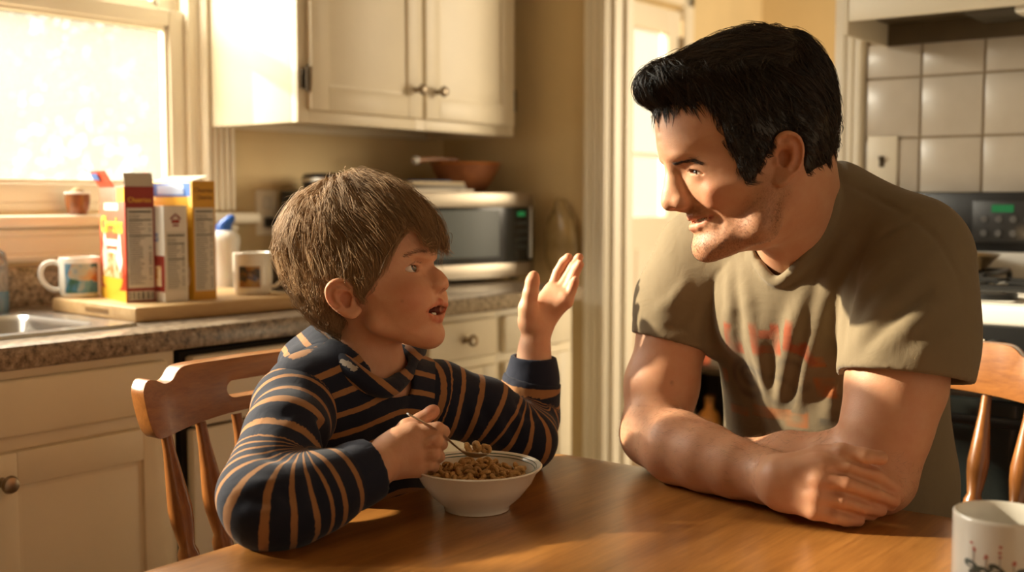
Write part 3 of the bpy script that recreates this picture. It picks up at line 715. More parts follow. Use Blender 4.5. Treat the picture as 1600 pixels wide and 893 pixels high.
def cloth(name, col, var=.12, weave=900, stripe=None):
    m, nt, b = new_mat(name)
    tc = nt.nodes.new('ShaderNodeTexCoord'); nz = _n(nt, 'ShaderNodeTexNoise', Scale=14.0, Detail=5.0); nt.links.new(tc.outputs['Object'], nz.inputs['Vector'])
    c = ramp(nt, nz.outputs['Fac'], [(.3, tuple(x*(1-var) for x in col)), (.7, col)])
    b.inputs['Roughness'].default_value = .85; b.inputs['Specular IOR Level'].default_value = .2; b.inputs['Sheen Weight'].default_value = .1; b.inputs['Sheen Roughness'].default_value = .5
    n2 = _n(nt, 'ShaderNodeTexNoise', Scale=float(weave), Detail=2.0); nt.links.new(tc.outputs['Object'], n2.inputs['Vector'])
    n3 = _n(nt, 'ShaderNodeTexNoise', Scale=28.0, Detail=3.0, Distortion=.8); nt.links.new(tc.outputs['Object'], n3.inputs['Vector'])
    b1 = _n(nt, 'ShaderNodeBump', Strength=.25, Distance=.006); nt.links.new(n3.outputs['Fac'], b1.inputs['Height'])
    b2 = _n(nt, 'ShaderNodeBump', Strength=.3, Distance=.0006); nt.links.new(n2.outputs['Fac'], b2.inputs['Height']); nt.links.new(b1.outputs['Normal'], b2.inputs['Normal']); nt.links.new(b2.outputs['Normal'], b.inputs['Normal'])
    if stripe:
        col2, period, width, ph = stripe
        at = nt.nodes.new('ShaderNodeAttribute'); at.attribute_name = 'stripe'
        n4 = _n(nt, 'ShaderNodeTexNoise', Scale=160.0, Detail=2.0); nt.links.new(tc.outputs['Object'], n4.inputs['Vector'])
        w = nt.nodes.new('ShaderNodeMath'); w.operation = 'MULTIPLY_ADD'; nt.links.new(n4.outputs['Fac'], w.inputs[0]); w.inputs[1].default_value = .0018; nt.links.new(at.outputs['Fac'], w.inputs[2])
        d = nt.nodes.new('ShaderNodeMath'); d.operation = 'DIVIDE'; nt.links.new(w.outputs[0], d.inputs[0]); d.inputs[1].default_value = period
        f = nt.nodes.new('ShaderNodeMath'); f.operation = 'FRACT'; nt.links.new(d.outputs[0], f.inputs[0])
        s = ramp(nt, f.outputs[0], [(ph, (0, 0, 0)), (ph+.02, (1, 1, 1)), (ph+width, (1, 1, 1)), (ph+width+.02, (0, 0, 0))])
        mx = nt.nodes.new('ShaderNodeMix'); mx.data_type = 'RGBA'; nt.links.new(s, mx.inputs['Factor']); nt.links.new(c, mx.inputs['A']); mx.inputs['B'].default_value = (*col2, 1)
        c = mx.outputs['Result']
    nt.links.new(c, b.inputs['Base Color'])
    return m
def eye_mat(name, iris, gaze_r):
    m, nt, b = new_mat(name)
    tc = nt.nodes.new('ShaderNodeTexCoord'); sx = nt.nodes.new('ShaderNodeSeparateXYZ'); nt.links.new(tc.outputs['Object'], sx.inputs[0])
    cx = nt.nodes.new('ShaderNodeCombineXYZ'); nt.links.new(sx.outputs['X'], cx.inputs['X']); nt.links.new(sx.outputs['Y'], cx.inputs['Y'])
    ln = nt.nodes.new('ShaderNodeVectorMath'); ln.operation = 'LENGTH'; nt.links.new(cx.outputs[0], ln.inputs[0])
    r = gaze_r
    mr = _n(nt, 'ShaderNodeMapRange'); nt.links.new(ln.outputs['Value'], mr.inputs['Value']); mr.inputs['From Max'].default_value = r*2
    front = nt.nodes.new('ShaderNodeMath'); front.operation = 'GREATER_THAN'; nt.links.new(sx.outputs['Z'], front.inputs[0]); front.inputs[1].default_value = 0
    c = ramp(nt, mr.outputs['Result'], [(.20, (.004, .003, .003)), (.23, iris), (.44, tuple(x*.6 for x in iris)), (.5, (.03, .02, .015)), (.54, (.74, .66, .58))])
    nt.links.new(c, b.inputs['Base Color']); b.inputs['Roughness'].default_value = .06; b.inputs['Coat Weight'].default_value = 1; b.inputs['Coat Roughness'].default_value = .02
    return m
M['skin_man'] = skin('skin', (.58, .315, .19), .52, .18)
M['skin_boy'] = skin('skin_young', (.64, .36, .225), .52, .22)
M['hair_man'] = hair_mat('dark_brown_hair', (.007, .0045, .003), (.05, .03, .018))
M['hair_boy'] = hair_mat('light_brown_hair', (.10, .058, .027), (.46, .29, .15), .66)
M['brow_man'] = mat('brow_hair', (.018, .011, .007), .5)
M['brow_boy'] = mat('brow_hair_light', (.075, .038, .018), .5)
M['stubble'] = mat('stubble_hair', (.05, .03, .018), .6)
M['tee'] = cloth('olive_jersey', (.20, .155, .095), .1)
M['navy'] = cloth('navy_striped_jersey', (.011, .014, .030), .15, stripe=((.30, .145, .06), .0262, .28, .3))
M['navyplain'] = cloth('navy_rib', (.014, .018, .038), .15)
M['hoodlining'] = cloth('grey_lining', (.25, .23, .22), .1)
M['denim'] = cloth('dark_denim', (.03, .04, .07), .2)
M['teeth'] = mat('teeth', (.78, .70, .58), .2)
M['mouth'] = mat('mouth_inside', (.16, .03, .02), .5)
M['rubber'] = mat('shoe_rubber', (.04, .035, .03), .6)
def eyeball(name, c, look, r, m, parent, origin):
    o = MB(); o.lathe([(0, -r)]+[(r*math.sin(a), -r*math.cos(a)) for a in np.linspace(.15, math.pi-.15, 18)]+[(0, r)], (0, 0, 0), 28)
    e = o.build(name, m, parent, 60); e.location = Vector(c)-Vector(origin); e.rotation_euler = Vector(look).to_track_quat('Z', 'Y').to_euler(); return e
def add_ear(vol, hd, rim, conch, n0, n1, k=1.0):
    """rim: pixel outline from the front root over the top to the lobe; built on both sides"""
    L0 = np.array([hd.loc(px, py, n0+(n1-n0)*f) for (px, py, f) in rim]); L = catmull(L0, 4, closed=False); m = len(L)
    cc = hd.loc(*conch, n0); rr = np.interp(np.linspace(0, 1, m), [0, .12, .4, .7, .86, .95, 1], [.0026, .0030, .0034, .0032, .0036, .0046, .0042])*k
    for s in (1, -1):
        sg = np.array([1, 1, s]); Q = [hd.w(l*sg) for l in L]; c0 = cc*sg
        for q, l in zip(Q, L):                                       # plate between rim and root
            vol.add(rc(hd.w(c0+np.array([0, 0, -.001*s])), q, .0052*k, .0034*k), .003)
        chain(vol, [(q, r) for q, r in zip(Q, rr)], .002)
        cl = cc.copy(); cl[2] = n0+.0075
        vol.sub(ell(hd.w(cl*sg), np.array([.0070, .0105, .0080])*k, hd.M), .003)
        mid = [hd.w((l*.62+cc*.38)*sg+np.array([0, 0, .0030*s])) for l in L[int(m*.30):int(m*.78)]]
        chain(vol, [(q, .0026*k) for q in mid], .003)
        groove = [hd.w((l*.80+cc*.20)*sg+np.array([0, 0, .0052*s])) for l in L[int(m*.18):int(m*.75)]]
        for a, b in zip(groove, groove[1:]): vol.sub(rc(a, b, .0030*k, .0030*k), .0015)
        tg = hd.loc(conch[0]+(rim[0][0]-conch[0])*.8, conch[1]+4, n0+.003)*sg; vol.add(ell(hd.w(tg), np.array([.003, .0048, .0045])*k, hd.M), .003)
# ================================================================ the man
def tz(px, py, r): return on_z(px, py, .75+r+.0015)
MH = Head(1165, 225, 1.43, 10)
mo = np.array([1.66, .64, 0.0])
VM = Vol((1.17, .38, .70), (1.80, .99, 1.46), .0034, fx=((1.17, 1.43, .0021),), fy=((.47, .76, .0021),), fz=((.70, .86, .0020), (1.05, 1.40, .0019)))
# torso and neck (under the shirt)
VM.add(ell((1.575, .635, .93), (.095, .145, .20)), 0); VM.add(ell((1.62, .635, .76), (.095, .14, .16)), .04); VM.add(rc((1.50, .51, 1.045), (1.52, .76, 1.045), .055, .055), .05)
VM.add(ell((1.515, .635, .985), (.075, .13, .09)), .04)
VM.add(rc(P(1256, 400, 1.550), P(1222, 300, 1.450), .056, .055), .03)
VM.add(rc(P(1266, 330, 1.535), MH.at(1250, 245), .042, .042), .03)
# head: profile without the nose, blown up sideways
prof = [(1033, 150), (1028, 172), (1027, 200), (1030, 232), (1036, 248), (1047, 262), (1060, 285), (1068, 308), (1073, 326), (1077, 338), (1084, 346), (1082, 356), (1088, 367), (1088, 384), (1094, 397), (1107, 402), (1135, 399), (1165, 392), (1200, 388), (1245, 355), (1278, 300), (1288, 240), (1290, 185), (1280, 130), (1250, 88), (1200, 66), (1140, 66), (1080, 92), (1047, 122)]
mpoly = Poly2(catmull([MH.loc(*p)[:2] for p in prof], 5))
vj = MH.loc(1100, 395)[1]; ve = MH.loc(1085, 271)[1]
def mW(u, v): return (.050+.0245*ss(vj-.01, ve+.005, v)).astype(np.float32)
ub = MH.loc(1200, 300)[0]
def mR(u, v): return (.10-.055*ss(vj+.045, vj-.005, v)*ss(-.075, -.02, u)).astype(np.float32)
VM.add(MH.inflate(mpoly, mW, mR), .02)
for s in (1, -1):                                                   # jaw angle, cheek, brow, socket, temple
    sg = np.array([1, 1, s])
    VM.add(rc(MH.w(MH.loc(1112, 388, .012)*sg), MH.w(MH.loc(1185, 352, .050)*sg), .012, .016), .02)
    VM.add(rc(MH.w(MH.loc(1185, 352, .050)*sg), MH.w(MH.loc(1200, 295, .058)*sg), .015, .012), .02)
    VM.bump(MH.w(MH.loc(1108, 303, .050)*sg), (.019, .014, .016), .0065, MH.M)
    VM.bump(MH.w(MH.loc(1150, 290, .062)*sg), (.03, .010, .02), .003, MH.M)
    VM.bump(MH.w(MH.loc(1060, 245, .024)*sg), (.012, .0065, .020), .0045, MH.M)
    VM.bump(MH.w(MH.loc(1070, 268, .026)*sg), (.016, .010, .015), -.0085, MH.M)
    VM.bump(MH.w(MH.loc(1150, 345, .055)*sg), (.02, .02, .02), -.003, MH.M)
    VM.bump(MH.w(MH.loc(1115, 225, .066)*sg), (.02, .02, .02), -.002, MH.M)
# nose
chain(VM, [(MH.at(1049, 260), .0075), (MH.at(1050, 284), .0078), (MH.at(1048, 303), .0092), (MH.at(1046, 315), .0108)], .008)
VM.add(rc(MH.at(1050, 316), MH.at(1068, 322), .009, .008), .006)
VM.add(rc(MH.at(1056, 288, .004), MH.at(1062, 312, .010), .008, .010), .008); VM.add(rc(MH.w(MH.loc(1056, 288, .004)*[1, 1, -1]), MH.w(MH.loc(1062, 312, .010)*[1, 1, -1]), .008, .010), .008)
for q in MH.sym(1065, 317, .0135): VM.add(ell(q, (.0095, .0075, .0062), MH.M), .005)
for q in MH.sym(1058, 328, .0070): VM.sub(ell(q, (.0062, .0040, .0034), MH.M), .002)
for s in (1, -1):
    sg = np.array([1, 1, s])
    VM.fold([MH.w(MH.loc(1074, 312, .019)*sg), MH.w(MH.loc(1079, 322, .021)*sg), MH.w(MH.loc(1075, 330, .018)*sg)], .0035, -.0022)
# lips
fp = lambda px, py, ins=0.0: face_pt(VM, MH, px, py, ins)
UL = [(MH.loc(1078.5, 340.5, 0), .0036), (fp(1085, 338.5, .0016), .0034), (fp(1097, 337.5, .0014), .0028), (fp(1113, 338, .0006), .0014)]
LL = [(MH.loc(1084.5, 355, 0), .0052), (fp(1091, 353, .0020), .0048), (fp(1102, 347.5, .0016), .0036), (fp(1113, 339.5, .0006), .0014)]
MC = [(MH.loc(1080, 347, 0), .0034), (fp(1088, 345.5, .0012), .0034), (fp(1100, 342, .001), .0026), (fp(1114, 338.5, .0002), .0012)]
NF = [fp(*p) for p in ((1076, 312), (1094, 320), (1113, 331), (1125, 347), (1124, 366))]; NC = [fp(*p) for p in ((1096, 308), (1120, 322), (1137, 342))]
CR = [fp(*p) for p in ((1114, 331), (1121, 339), (1119, 349))]
for s in (1, -1):
    sg = np.array([1, 1, s])
    for C_ in (UL, LL): chain(VM, [(MH.w(l*sg), r) for l, r in C_], .003)
    for (a, ra), (b, rb_) in zip(MC, MC[1:]): VM.sub(rc(MH.w(a*sg), MH.w(b*sg), ra*.75, rb_*.75), .0010)
    VM.fold([MH.w(l*sg) for l in NF], .0055, -.0040); VM.fold([MH.w(l*sg) for l in NC], .011, .0022); VM.fold([MH.w(l*sg) for l in CR], .004, -.0022)
# eyes
ER = .0108
q_ = hit(VM, 1086.5, 270.5); EL = MH.to_local(q_-VM.grad(q_[None])[0]*(ER-.0012))
look_m = -MH.u*.93+MH.n*.16-MH.v*.10
for s in (1, -1):
    sg = np.array([1, 1, s]); e = MH.w(EL*sg)
    VM.add(ell(e-MH.u*.0006, [ER+.0030]*3), .007)
    VM.fold([MH.w(MH.loc(1070, 262, .020)*sg), MH.w(MH.loc(1084, 259, .034)*sg), MH.w(MH.loc(1106, 266, .045)*sg)], .0045, .0022)
    ax = -MH.u*.80+MH.n*.60*s; ax = ax/np.linalg.norm(ax); tn = MH.n*.80*s+MH.u*.60; tn = tn/np.linalg.norm(tn)
    tn2 = tn-MH.v*.22; tn2 /= np.linalg.norm(tn2); vv = np.cross(ax, tn2); vv *= np.sign(vv@MH.v)
    VM.sub(ell(e+ax*.0105-MH.v*.0006, (.0085, .0022, .0115), np.stack([ax, vv, tn2])), .0010)
    VM.fold([MH.w(MH.loc(1074, 281, .027)*sg), MH.w(MH.loc(1088, 285, .038)*sg), MH.w(MH.loc(1103, 281, .044)*sg)], .004, -.0018)
    for dy in (-4, 2, 8): VM.fold([MH.w(MH.loc(1106, 272+dy*.6, .050)*sg), MH.w(MH.loc(1130, 270+dy*2.2, .060)*sg)], .0022, -.0009)
    VM.fold([MH.w(MH.loc(1068, 262, .024)*sg), MH.w(MH.loc(1085, 258, .036)*sg), MH.w(MH.loc(1104, 264, .045)*sg)], .003, -.0012)
for yy in (192, 207, 221): VM.fold([MH.at(1050, yy+2, .045), MH.at(1030, yy, .012), MH.at(1030, yy, -.012), MH.at(1050, yy+2, -.045)], .0026, -.0008)
add_ear(VM, MH, [(1210, 240, .1), (1215, 218, .45), (1229, 209, .8), (1246, 216, 1), (1252, 236, 1), (1247, 258, .9), (1236, 274, .7), (1222, 288, .45), (1211, 283, .12)], (1222, 248), .071, .090)
for s in (1, -1): VM.fold([MH.w(MH.loc(1254, 300, .052)*np.array([1, 1, s])), MH.w(MH.loc(1215, 372, .050)*np.array([1, 1, s])), MH.w(MH.loc(1195, 420, .03)*np.array([1, 1, s]))], .012, .004)
# right arm (further one, lying along the table)
chain(VM, [(P(1098, 405, 1.66), .055), (P(1051, 525, 1.665), .0475), (P(1034, 600, 1.655), .050), (tz(1024, 670, .049), .0465)], .02)
RA = [(tz(1021, 678, .048), .0475), (tz(1060, 699, .046), .0455), (tz(1105, 715, .042), .041), (tz(1150, 731, .038), .0345), (tz(1200, 745, .036), .0295), (P(1228, 752, 1.372), .0275)]
chain(VM, RA, .02)
VM.fold([P(1043, 636, 1.62), P(1085, 655, 1.60)], .008, -.005)
# right hand, laid over the left forearm at the elbow
hd_d = lambda px, py, dz=0: P(px, py, 1.336+dz)
VM.add(rc(P(1228, 750, 1.370), hd_d(1281, 735, .010), .0265, .020), .022); VM.add(rc(P(1228, 760, 1.370), hd_d(1272, 783, .002), .0250, .0175), .022); VM.add(rc(hd_d(1281, 735, .012), hd_d(1273, 780, .004), .018, .0165), .015)
FR = [[(1287, 727, .004, 0.0127), (1325, 727, -.006, 0.0098), (1366, 741, -.002, 0.0093), (1395, 762, .012, 0.0081)],
      [(1277, 750, -.004, 0.0127), (1322, 755, -.014, 0.0098), (1366, 770, -.008, 0.0093), (1396, 782, .006, 0.0081)],
      [(1274, 774, -.006, 0.0122), (1314, 782, -.014, 0.0093), (1348, 793, -.008, 0.0088), (1376, 797, .004, 0.0074)],
      [(1272, 796, -.006, 0.0111), (1302, 806, -.012, 0.0083), (1322, 811, -.009, 0.0078), (1342, 813, -.002, 0.0068)]]
for f in FR:
    tmp = [(hd_d(a, b, c), r) for a, b, c, r in f]
    # every finger is merged into the palm at its root only
    VM.add(rc(hd_d(1245, f[0][1]*.6+.4*752, .014), tmp[0][0], .014, tmp[0][1]*.92), .008)
    chain(VM, tmp, .0035)
    VM.bump(tmp[0][0]-_V*.010, .009, .0028); VM.bump(tmp[1][0]-_V*.008, .006, .0010)
chain(VM, [(hd_d(1240, 728, .030), .016), (hd_d(1278, 711, .024), .0125), (hd_d(1316, 706, .004), .0105), (hd_d(1350, 713, -.008), .0100), (hd_d(1376, 715, -.008), .0086)], .004)
for fa_, fb_ in zip(FR, FR[1:]):                                    # creases between the fingers
    mid_ = [(hd_d(*x[:3])*.5+hd_d(*y[:3])*.5)-_V*.0065 for x, y in zip(fa_, fb_)]; mid_[0] = mid_[0]*.6+mid_[1]*.4; mid_[3] = mid_[3]*1.25-mid_[2]*.25
    for u_, w_ in zip(mid_[:-1], mid_[1:]): VM.add(rc(u_+_V*.0125, w_+_V*.0125, .0070, .0066), .003)
    VM.fold(mid_, .0028, -.0060)
VM.fold([hd_d(1286, 719, -.012), hd_d(1322, 718, -.014), hd_d(1352, 724, -.010), hd_d(1392, 736, .0)], .0032, -.0060)
for a, b in (((1215, 742), (1270, 752)), ((1222, 757), (1268, 775)), ((1230, 736), (1278, 732))): VM.fold([hd_d(*a, -.012), hd_d(*b, -.016)], .0035, .0020)
# left arm (near one) and its forearm tucked behind the other
LA = [(P(1425, 425, 1.46), .050), (P(1418, 520, 1.43), .055), (P(1400, 600, 1.42), .0575), (P(1384, 670, 1.41), .051), (tz(1374, 742, .043), .0415)]
chain(VM, LA, .02)
FA = [(tz(1370, 744, .042), .041), (tz(1306, 730, .042), .0405), (tz(1235, 724, .038), .037), (tz(1170, 716, .031), .028)]
chain(VM, FA, .025)
VM.add(rc(tz(1165, 716, .026), tz(1120, 708, .022), .025, .020), .015); VM.add(rc(tz(1165, 714, .024), tz(1115, 716, .020), .022, .018), .015)
for dx, dy in ((0, 704), (1, 709), (2, 714), (1, 719)): chain(VM, [(tz(1118, dy, .022), .012), (tz(1092+dx, dy-2, .022), .0095), (tz(1076+dx*2, dy-3, .016), .008)], .003)
chain(VM, [(tz(1150, 722, .02), .014), (tz(1125, 728, .018), .011), (tz(1106, 728, .016), .009)], .004)
VM.fold([P(1306, 688, 1.36), P(1330, 694, 1.35)], .006, -.004)
bV, bF = VM.mesh(1)
print('man body', len(bV), 'grid', VM.D.shape)
# colour of the skin: lips, ruddy cheeks, beard shadow
L = MH.to_local(bV); tint = np.ones((len(bV), 3), np.float32)
def near_curve(V, pts, rads=None):
    d = np.full(len(V), 1e9)
    for k_, (a, b) in enumerate(zip(pts, pts[1:])):
        ab = b-a; t = np.clip(((V-a)@ab)/(ab@ab), 0, 1); e = np.linalg.norm(V-a-t[:, None]*ab, axis=1)
        d = np.minimum(d, e if rads is None else e-(rads[k_]+(rads[k_+1]-rads[k_])*t))
    return d
Ls = L.copy(); Ls[:, 2] = np.abs(Ls[:, 2])
lip = np.minimum(near_curve(Ls, [l for l, r in UL], [r for l, r in UL]), near_curve(Ls, [l for l, r in LL], [r for l, r in LL]))
tint *= 1-ss(.0016, -.0006, lip)[:, None]*(1-np.array([.84, .52, .50]))
jaw = [MH.loc(*p) for p in ((1205, 300, .06), (1195, 345, .056), (1150, 375, .045), (1105, 392, .02), (1090, 380, 0))]
up = [MH.loc(*p) for p in ((1074, 331, 0), (1090, 331, .018), (1112, 345, .033), (1118, 365, .035))]
sh = np.maximum(ss(.036, .012, near_curve(Ls, jaw)), ss(.012, .004, near_curve(Ls, up)))*(L[:, 0] < .075)
sh = sh*ss(-.0005, .003, lip)
speck = .5+.5*np.random.default_rng(3).random(len(bV))
tint *= 1-(sh*speck*.46)[:, None]*np.array([.75, .85, .95])
ck = np.exp(-((Ls-MH.loc(1112, 306, .05))**2).sum(1)/.02**2)+.9*np.exp(-((Ls-MH.loc(1048, 315, 0))**2).sum(1)/.012**2)+.9*np.exp(-((Ls-MH.loc(1240, 240, .085))**2).sum(1)/.025**2)
tint *= 1-(ck*.8).clip(0, 1)[:, None]*np.array([.0, .22, .26])
kn = np.zeros(len(bV))
for f in FR:
    for a, b, c, r in f[:1]+f[-1:]: kn += np.exp(-((bV-hd_d(a, b, c))**2).sum(1)/.014**2)
tint *= 1-(kn*.6).clip(0, 1)[:, None]*np.array([.0, .14, .16])
for mp_ in (P(1050, 598, 1.60), P(1310, 625, 1.30)): tint *= 1-np.exp(-(((bV-mp_)@_R)**2+((bV-mp_)@_U)**2)/.0022**2)[:, None]*.55
man = mesh_obj('person', bV, bF, M['skin_man'], origin=mo, attrs={'tint': tint}); man.location = mo
tag(man, 'dark-haired man with stubble in an olive T-shirt, smiling, forearms folded on the table', 'person')
for s in (1, -1):
    e = MH.w(EL*np.array([1, 1, s])); eyeball('eye', e, look_m, ER, M.setdefault('eye_man', eye_mat('eye_brown', (.05, .025, .012), .0058)), man, mo)
tb = MB(); Lt = [MH.w(MH.loc(1083+abs(k)**1.5*1.2, 344.5, k*.0034))-mo for k in range(-6, 7)]
for a, b in zip(Lt, Lt[1:]):
    c = (np.array(a)+np.array(b))/2+MH.u*.0035
    tb.bm((lambda bm: (bmesh.ops.create_icosphere(bm, subdivisions=2, radius=1), [setattr(v, 'co', Vector(c+MH.n*v.co.x*.0019+MH.v*v.co.y*.0036+MH.u*v.co.z*.0022)) for v in bm.verts], bm)[-1])(bmesh.new()))
tb.build('teeth', M['teeth'], man, 80)
# ---------------------------------------------------------------- hair
hout = [(1000, 134), (1004, 116), (1022, 102), (1048, 92), (1075, 80), (1110, 62), (1150, 49), (1195, 44), (1240, 56), (1272, 86), (1292, 130), (1299, 185), (1296, 235), (1284, 270), (1262, 300), (1225, 370), (1165, 385), (1110, 396), (1092, 380), (1088, 345), (1070, 310), (1050, 275), (1034, 245), (1030, 205), (1028, 175), (1018, 160), (1006, 152)]
hpoly = Poly2(catmull([MH.loc(*p)[:2] for p in hout], 5))
mask = [(990, 120, 0), (1005, 158, 0), (1034, 167, .0), (1062, 170, .03), (1090, 158, .05), (1108, 158, .06), (1122, 180, .066), (1136, 215, .072), (1152, 245, .075), (1160, 268, .075), (1168, 282, .075), (1180, 280, .075), (1190, 255, .075), (1203, 232, .075), (1214, 212, .076), (1232, 204, .076), (1250, 212, .076), (1260, 235, .074), (1258, 262, .072), (1262, 277, .07), (1284, 276, .04), (1310, 268, 0), (1340, 150, 0), (1290, 40, 0), (1150, 10, 0), (1040, 50, 0)]
mmask = Poly2([MH.loc(*p)[:2] for p in mask])
VH = Vol(MH.o-.15, MH.o+.15, .0026)
infl = MH.inflate(hpoly, lambda u, v: np.float32(.0795)+0*u, lambda u, v: np.float32(.085)+0*u)
def hairfn(X, Y, Z):
    a = infl[0](X, Y, Z); u, v, n = MH.coords(X, Y, Z); b = -mmask(u, v); k = .006
    h = np.maximum(k-np.abs(a-b), 0)/k; return np.maximum(a, b)+h*h*k*.25
VH.add((hairfn, MH.o-.15, MH.o+.15))
hV, hF = VH.mesh(2)
hair = mesh_obj('hair', hV, hF, M['hair_man'], man, mo, {'strand': np.full(len(hV), .15)})
rng = np.random.default_rng(11)
hN = vnormals(hV, hF); g = VH.grad(hV); outw = VM.sample(hV) > .001
idx = np.nonzero(outw)[0]; pick = rng.choice(idx, 13000)
roots = hV[pick]-VH.grad(hV[pick])*.002
def mdir(q, t):
    l = MH.to_local(q); top = ss(MH.loc(1100, 120)[1]-.012, MH.loc(1100, 95)[1]+.005, l[:, 1])*ss(.075, .01, l[:, 0])
    n = np.sign(l[:, 2])*ss(.0, .03, np.abs(l[:, 2]))
    fwd = np.stack([-1+0*n, .35-.3*t+0*n, .15*n], 1); side = np.stack([.55+.5*ss(-.05, .06, l[:, 0]), -.9+0*n, 0*n], 1)
    d = fwd*top[:, None]+side*(1-top)[:, None]; return d[:, :1]*MH.u+d[:, 1:2]*MH.v+d[:, 2:]*MH.n
lr = MH.to_local(roots); topk = ss(.02, .07, lr[:, 1])
paths, lk_ = locks(roots[:1500], [VH, VM], mdir, (.018+.026*topk[:1500])*rng.uniform(.7, 1.25, 1500), 14, .0028, 8, .0026, .30, .0030, 5)
p2 = grow(roots[1500:6500], [VH, VM], mdir, (.012+.016*topk[1500:6500])*rng.uniform(.6, 1.25, 5000), 8, .0016, .25, 6)
lrn = rng.random(1500); tone = np.concatenate([lrn[lk_]**2*.8, rng.random(len(p2))**2*.5]); paths = np.concatenate([paths, p2])
sV, sF, sid, stt = strands_mesh(paths, rng.uniform(.00022, .00048, len(paths)))
mesh_obj('hair_strands', sV, sF, M['hair_man'], hair, (0, 0, 0), {'strand': (.05+tone[sid]+.2*stt).clip(0, 1)}).location = -Vector(mo)
# eyebrows and beard shadow
def facial(name, pts, n, spread, dirl, length, r, m, vol, hd, parent, origin, seed, sides=(1, -1)):
    for sd_ in (sides if name != 'stubble' else (0,)):
        rng = np.random.default_rng(seed+sd_+1); k_ = n//2 if sd_ else n
        t = rng.random(k_)*(len(pts)-1); i = np.minimum(t.astype(int), len(pts)-2); f = (t-i)[:, None]
        A = np.array([p if isinstance(p, np.ndarray) else hd.loc(*p) for p in pts]); l = A[i]*(1-f)+A[i+1]*f+rng.normal(0, 1, (k_, 3))*np.asarray(spread); l[:, 2] *= sd_ if sd_ else rng.choice([-1, 1], k_)
        q = hd.o+l@hd.M
        for _ in range(8): q = q-vol.grad(q)*np.clip(vol.sample(q), -.006, .006)[:, None]
        ok = np.abs(vol.sample(q)) < .0012; q = q[ok]; l = l[ok]
        q = q-vol.grad(q)*.0004; D = np.asarray(dirl(l))
        pth = grow(q, [vol], lambda p, tt: D@hd.M, rng.uniform(.6, 1.2, len(q))*length, 4, .0016, .3, seed)
        V_, F_, _, _ = strands_mesh(pth, rng.uniform(.7, 1.1, len(q))*r)
        mesh_obj(name, V_, F_, m, parent).location = -Vector(origin)
facial('eyebrow', [(1050, 256, .012), (1062, 250, .024), (1078, 249, .036), (1094, 256, .045)], 520, (.001, .0018, .001), lambda l: np.stack([.8+0*l[:, 0], .25-8*np.abs(l[:, 2]), np.sign(l[:, 2])*.8], 1), .007, .00016, M['brow_man'], VM, MH, man, mo, 21)
facial('eyelash', [(1074, 268, .024), (1082, 266, .030), (1096, 268, .038)], 60, (.0004, .0004, .0005), lambda l: np.stack([-1+0*l[:, 0], -.2+0*l[:, 0], np.sign(l[:, 2])*.3], 1), .005, .00018, M['brow_man'], VM, MH, man, mo, 22)
facial('stubble', [(1203, 300, .062), (1195, 345, .058), (1150, 372, .050), (1110, 390, .025), (1092, 378, .006)], 3200, (.013, .011, .006), lambda l: np.stack([.4+0*l[:, 0], -1+0*l[:, 0], 0*l[:, 0]], 1), .0022, .00011, M['stubble'], VM, MH, man, mo, 23)
# fine hair on the forearms
rgh = np.random.default_rng(61); nb_ = vnormals(bV, bF)
def arm_w(pts): return near_curve(bV, [p for p, r in pts])
fa = np.nonzero((np.minimum(arm_w(RA[:5]), arm_w(FA)) < .056) & (bV[:, 2] > .775) & (np.linalg.norm(bV-hd_d(1290, 750), axis=1) > .085))[0]
q = bV[rgh.choice(fa, 2600)]; ad_ = np.array([-.25, -.95, .1]); q = q-VM.grad(q)*.0003
pth = grow(q, [VM], lambda p, t: np.tile(ad_, (len(p), 1)), rgh.uniform(.006, .013, len(q)), 5, .006, .45, 62)
V_, F_, _, _ = strands_mesh(pth, np.full(len(pth), .00008)); mesh_obj('arm_hair', V_, F_, mat('arm_hair_brown', (.16, .08, .035), .4), man).location = -Vector(mo)
# ---------------------------------------------------------------- T-shirt
VS = Vol((1.28, .36, .55), (1.84, .98, 1.24), .0033)
VS.add(ell((1.575, .635, .93), (.125, .168, .21)), 0)
VS.add(ell((1.60, .632, .72), (.135, .172, .20)), .06)
VS.add(rc((1.485, .52, 1.05), (1.505, .755, 1.05), .066, .064), .06)
VS.add(rc((1.60, .53, 1.02), (1.60, .72, 1.02), .06, .06), .06)
VS.add(rc(P(1250, 350, 1.52), P(1285, 335, 1.56), .066, .066), .05)
VS.add(ell((1.500, .640, .985), (.098, .150, .10)), .05)
VS.add(rc(P(1305, 322, 1.53), P(1425, 378, 1.46), .052, .054), .04)
VS.add(rc(P(1200, 345, 1.60), P(1095, 390, 1.66), .05, .052), .04)
SL = [(P(1432, 412, 1.455), .069), (P(1424, 470, 1.435), .0725), (P(1420, 535, 1.42), .0765), (P(1415, 588, 1.415), .077)]
SR = [(P(1098, 408, 1.67), .064), (P(1065, 470, 1.668), .062), (P(1048, 535, 1.665), .058)]
VQ = Vol((1.28, .36, .55), (1.84, .98, 1.24), .0033)
chain(VQ, SL, .03); chain(VQ, SR, .03)
for C_, r, ri in ((SL, .09, .070), (SR, .08, .053)):                # flat hems: cut below the end, hollow above it
    a, b = C_[-2][0], C_[-1][0]; dn = (b-a)/np.linalg.norm(b-a)
    VQ.sub(plane_cut(b, dn, r+.05), .002)
    rp_ = ring_pts(b-dn*.020, dn, ri+.005)
    for k_ in range(0, 24, 4): VQ.fold([rp_[(k_+m_) % 24] for m_ in range(8)], .0036, -.0018)
    VQ.sub(rc(b-dn*.035, b+dn*.03, ri-.006, ri+.001), .004)
h_ = np.maximum(.035-np.abs(VS.D-VQ.D), 0)/.035; VS.D = np.minimum(VS.D, VQ.D)-h_*h_*.035*.25
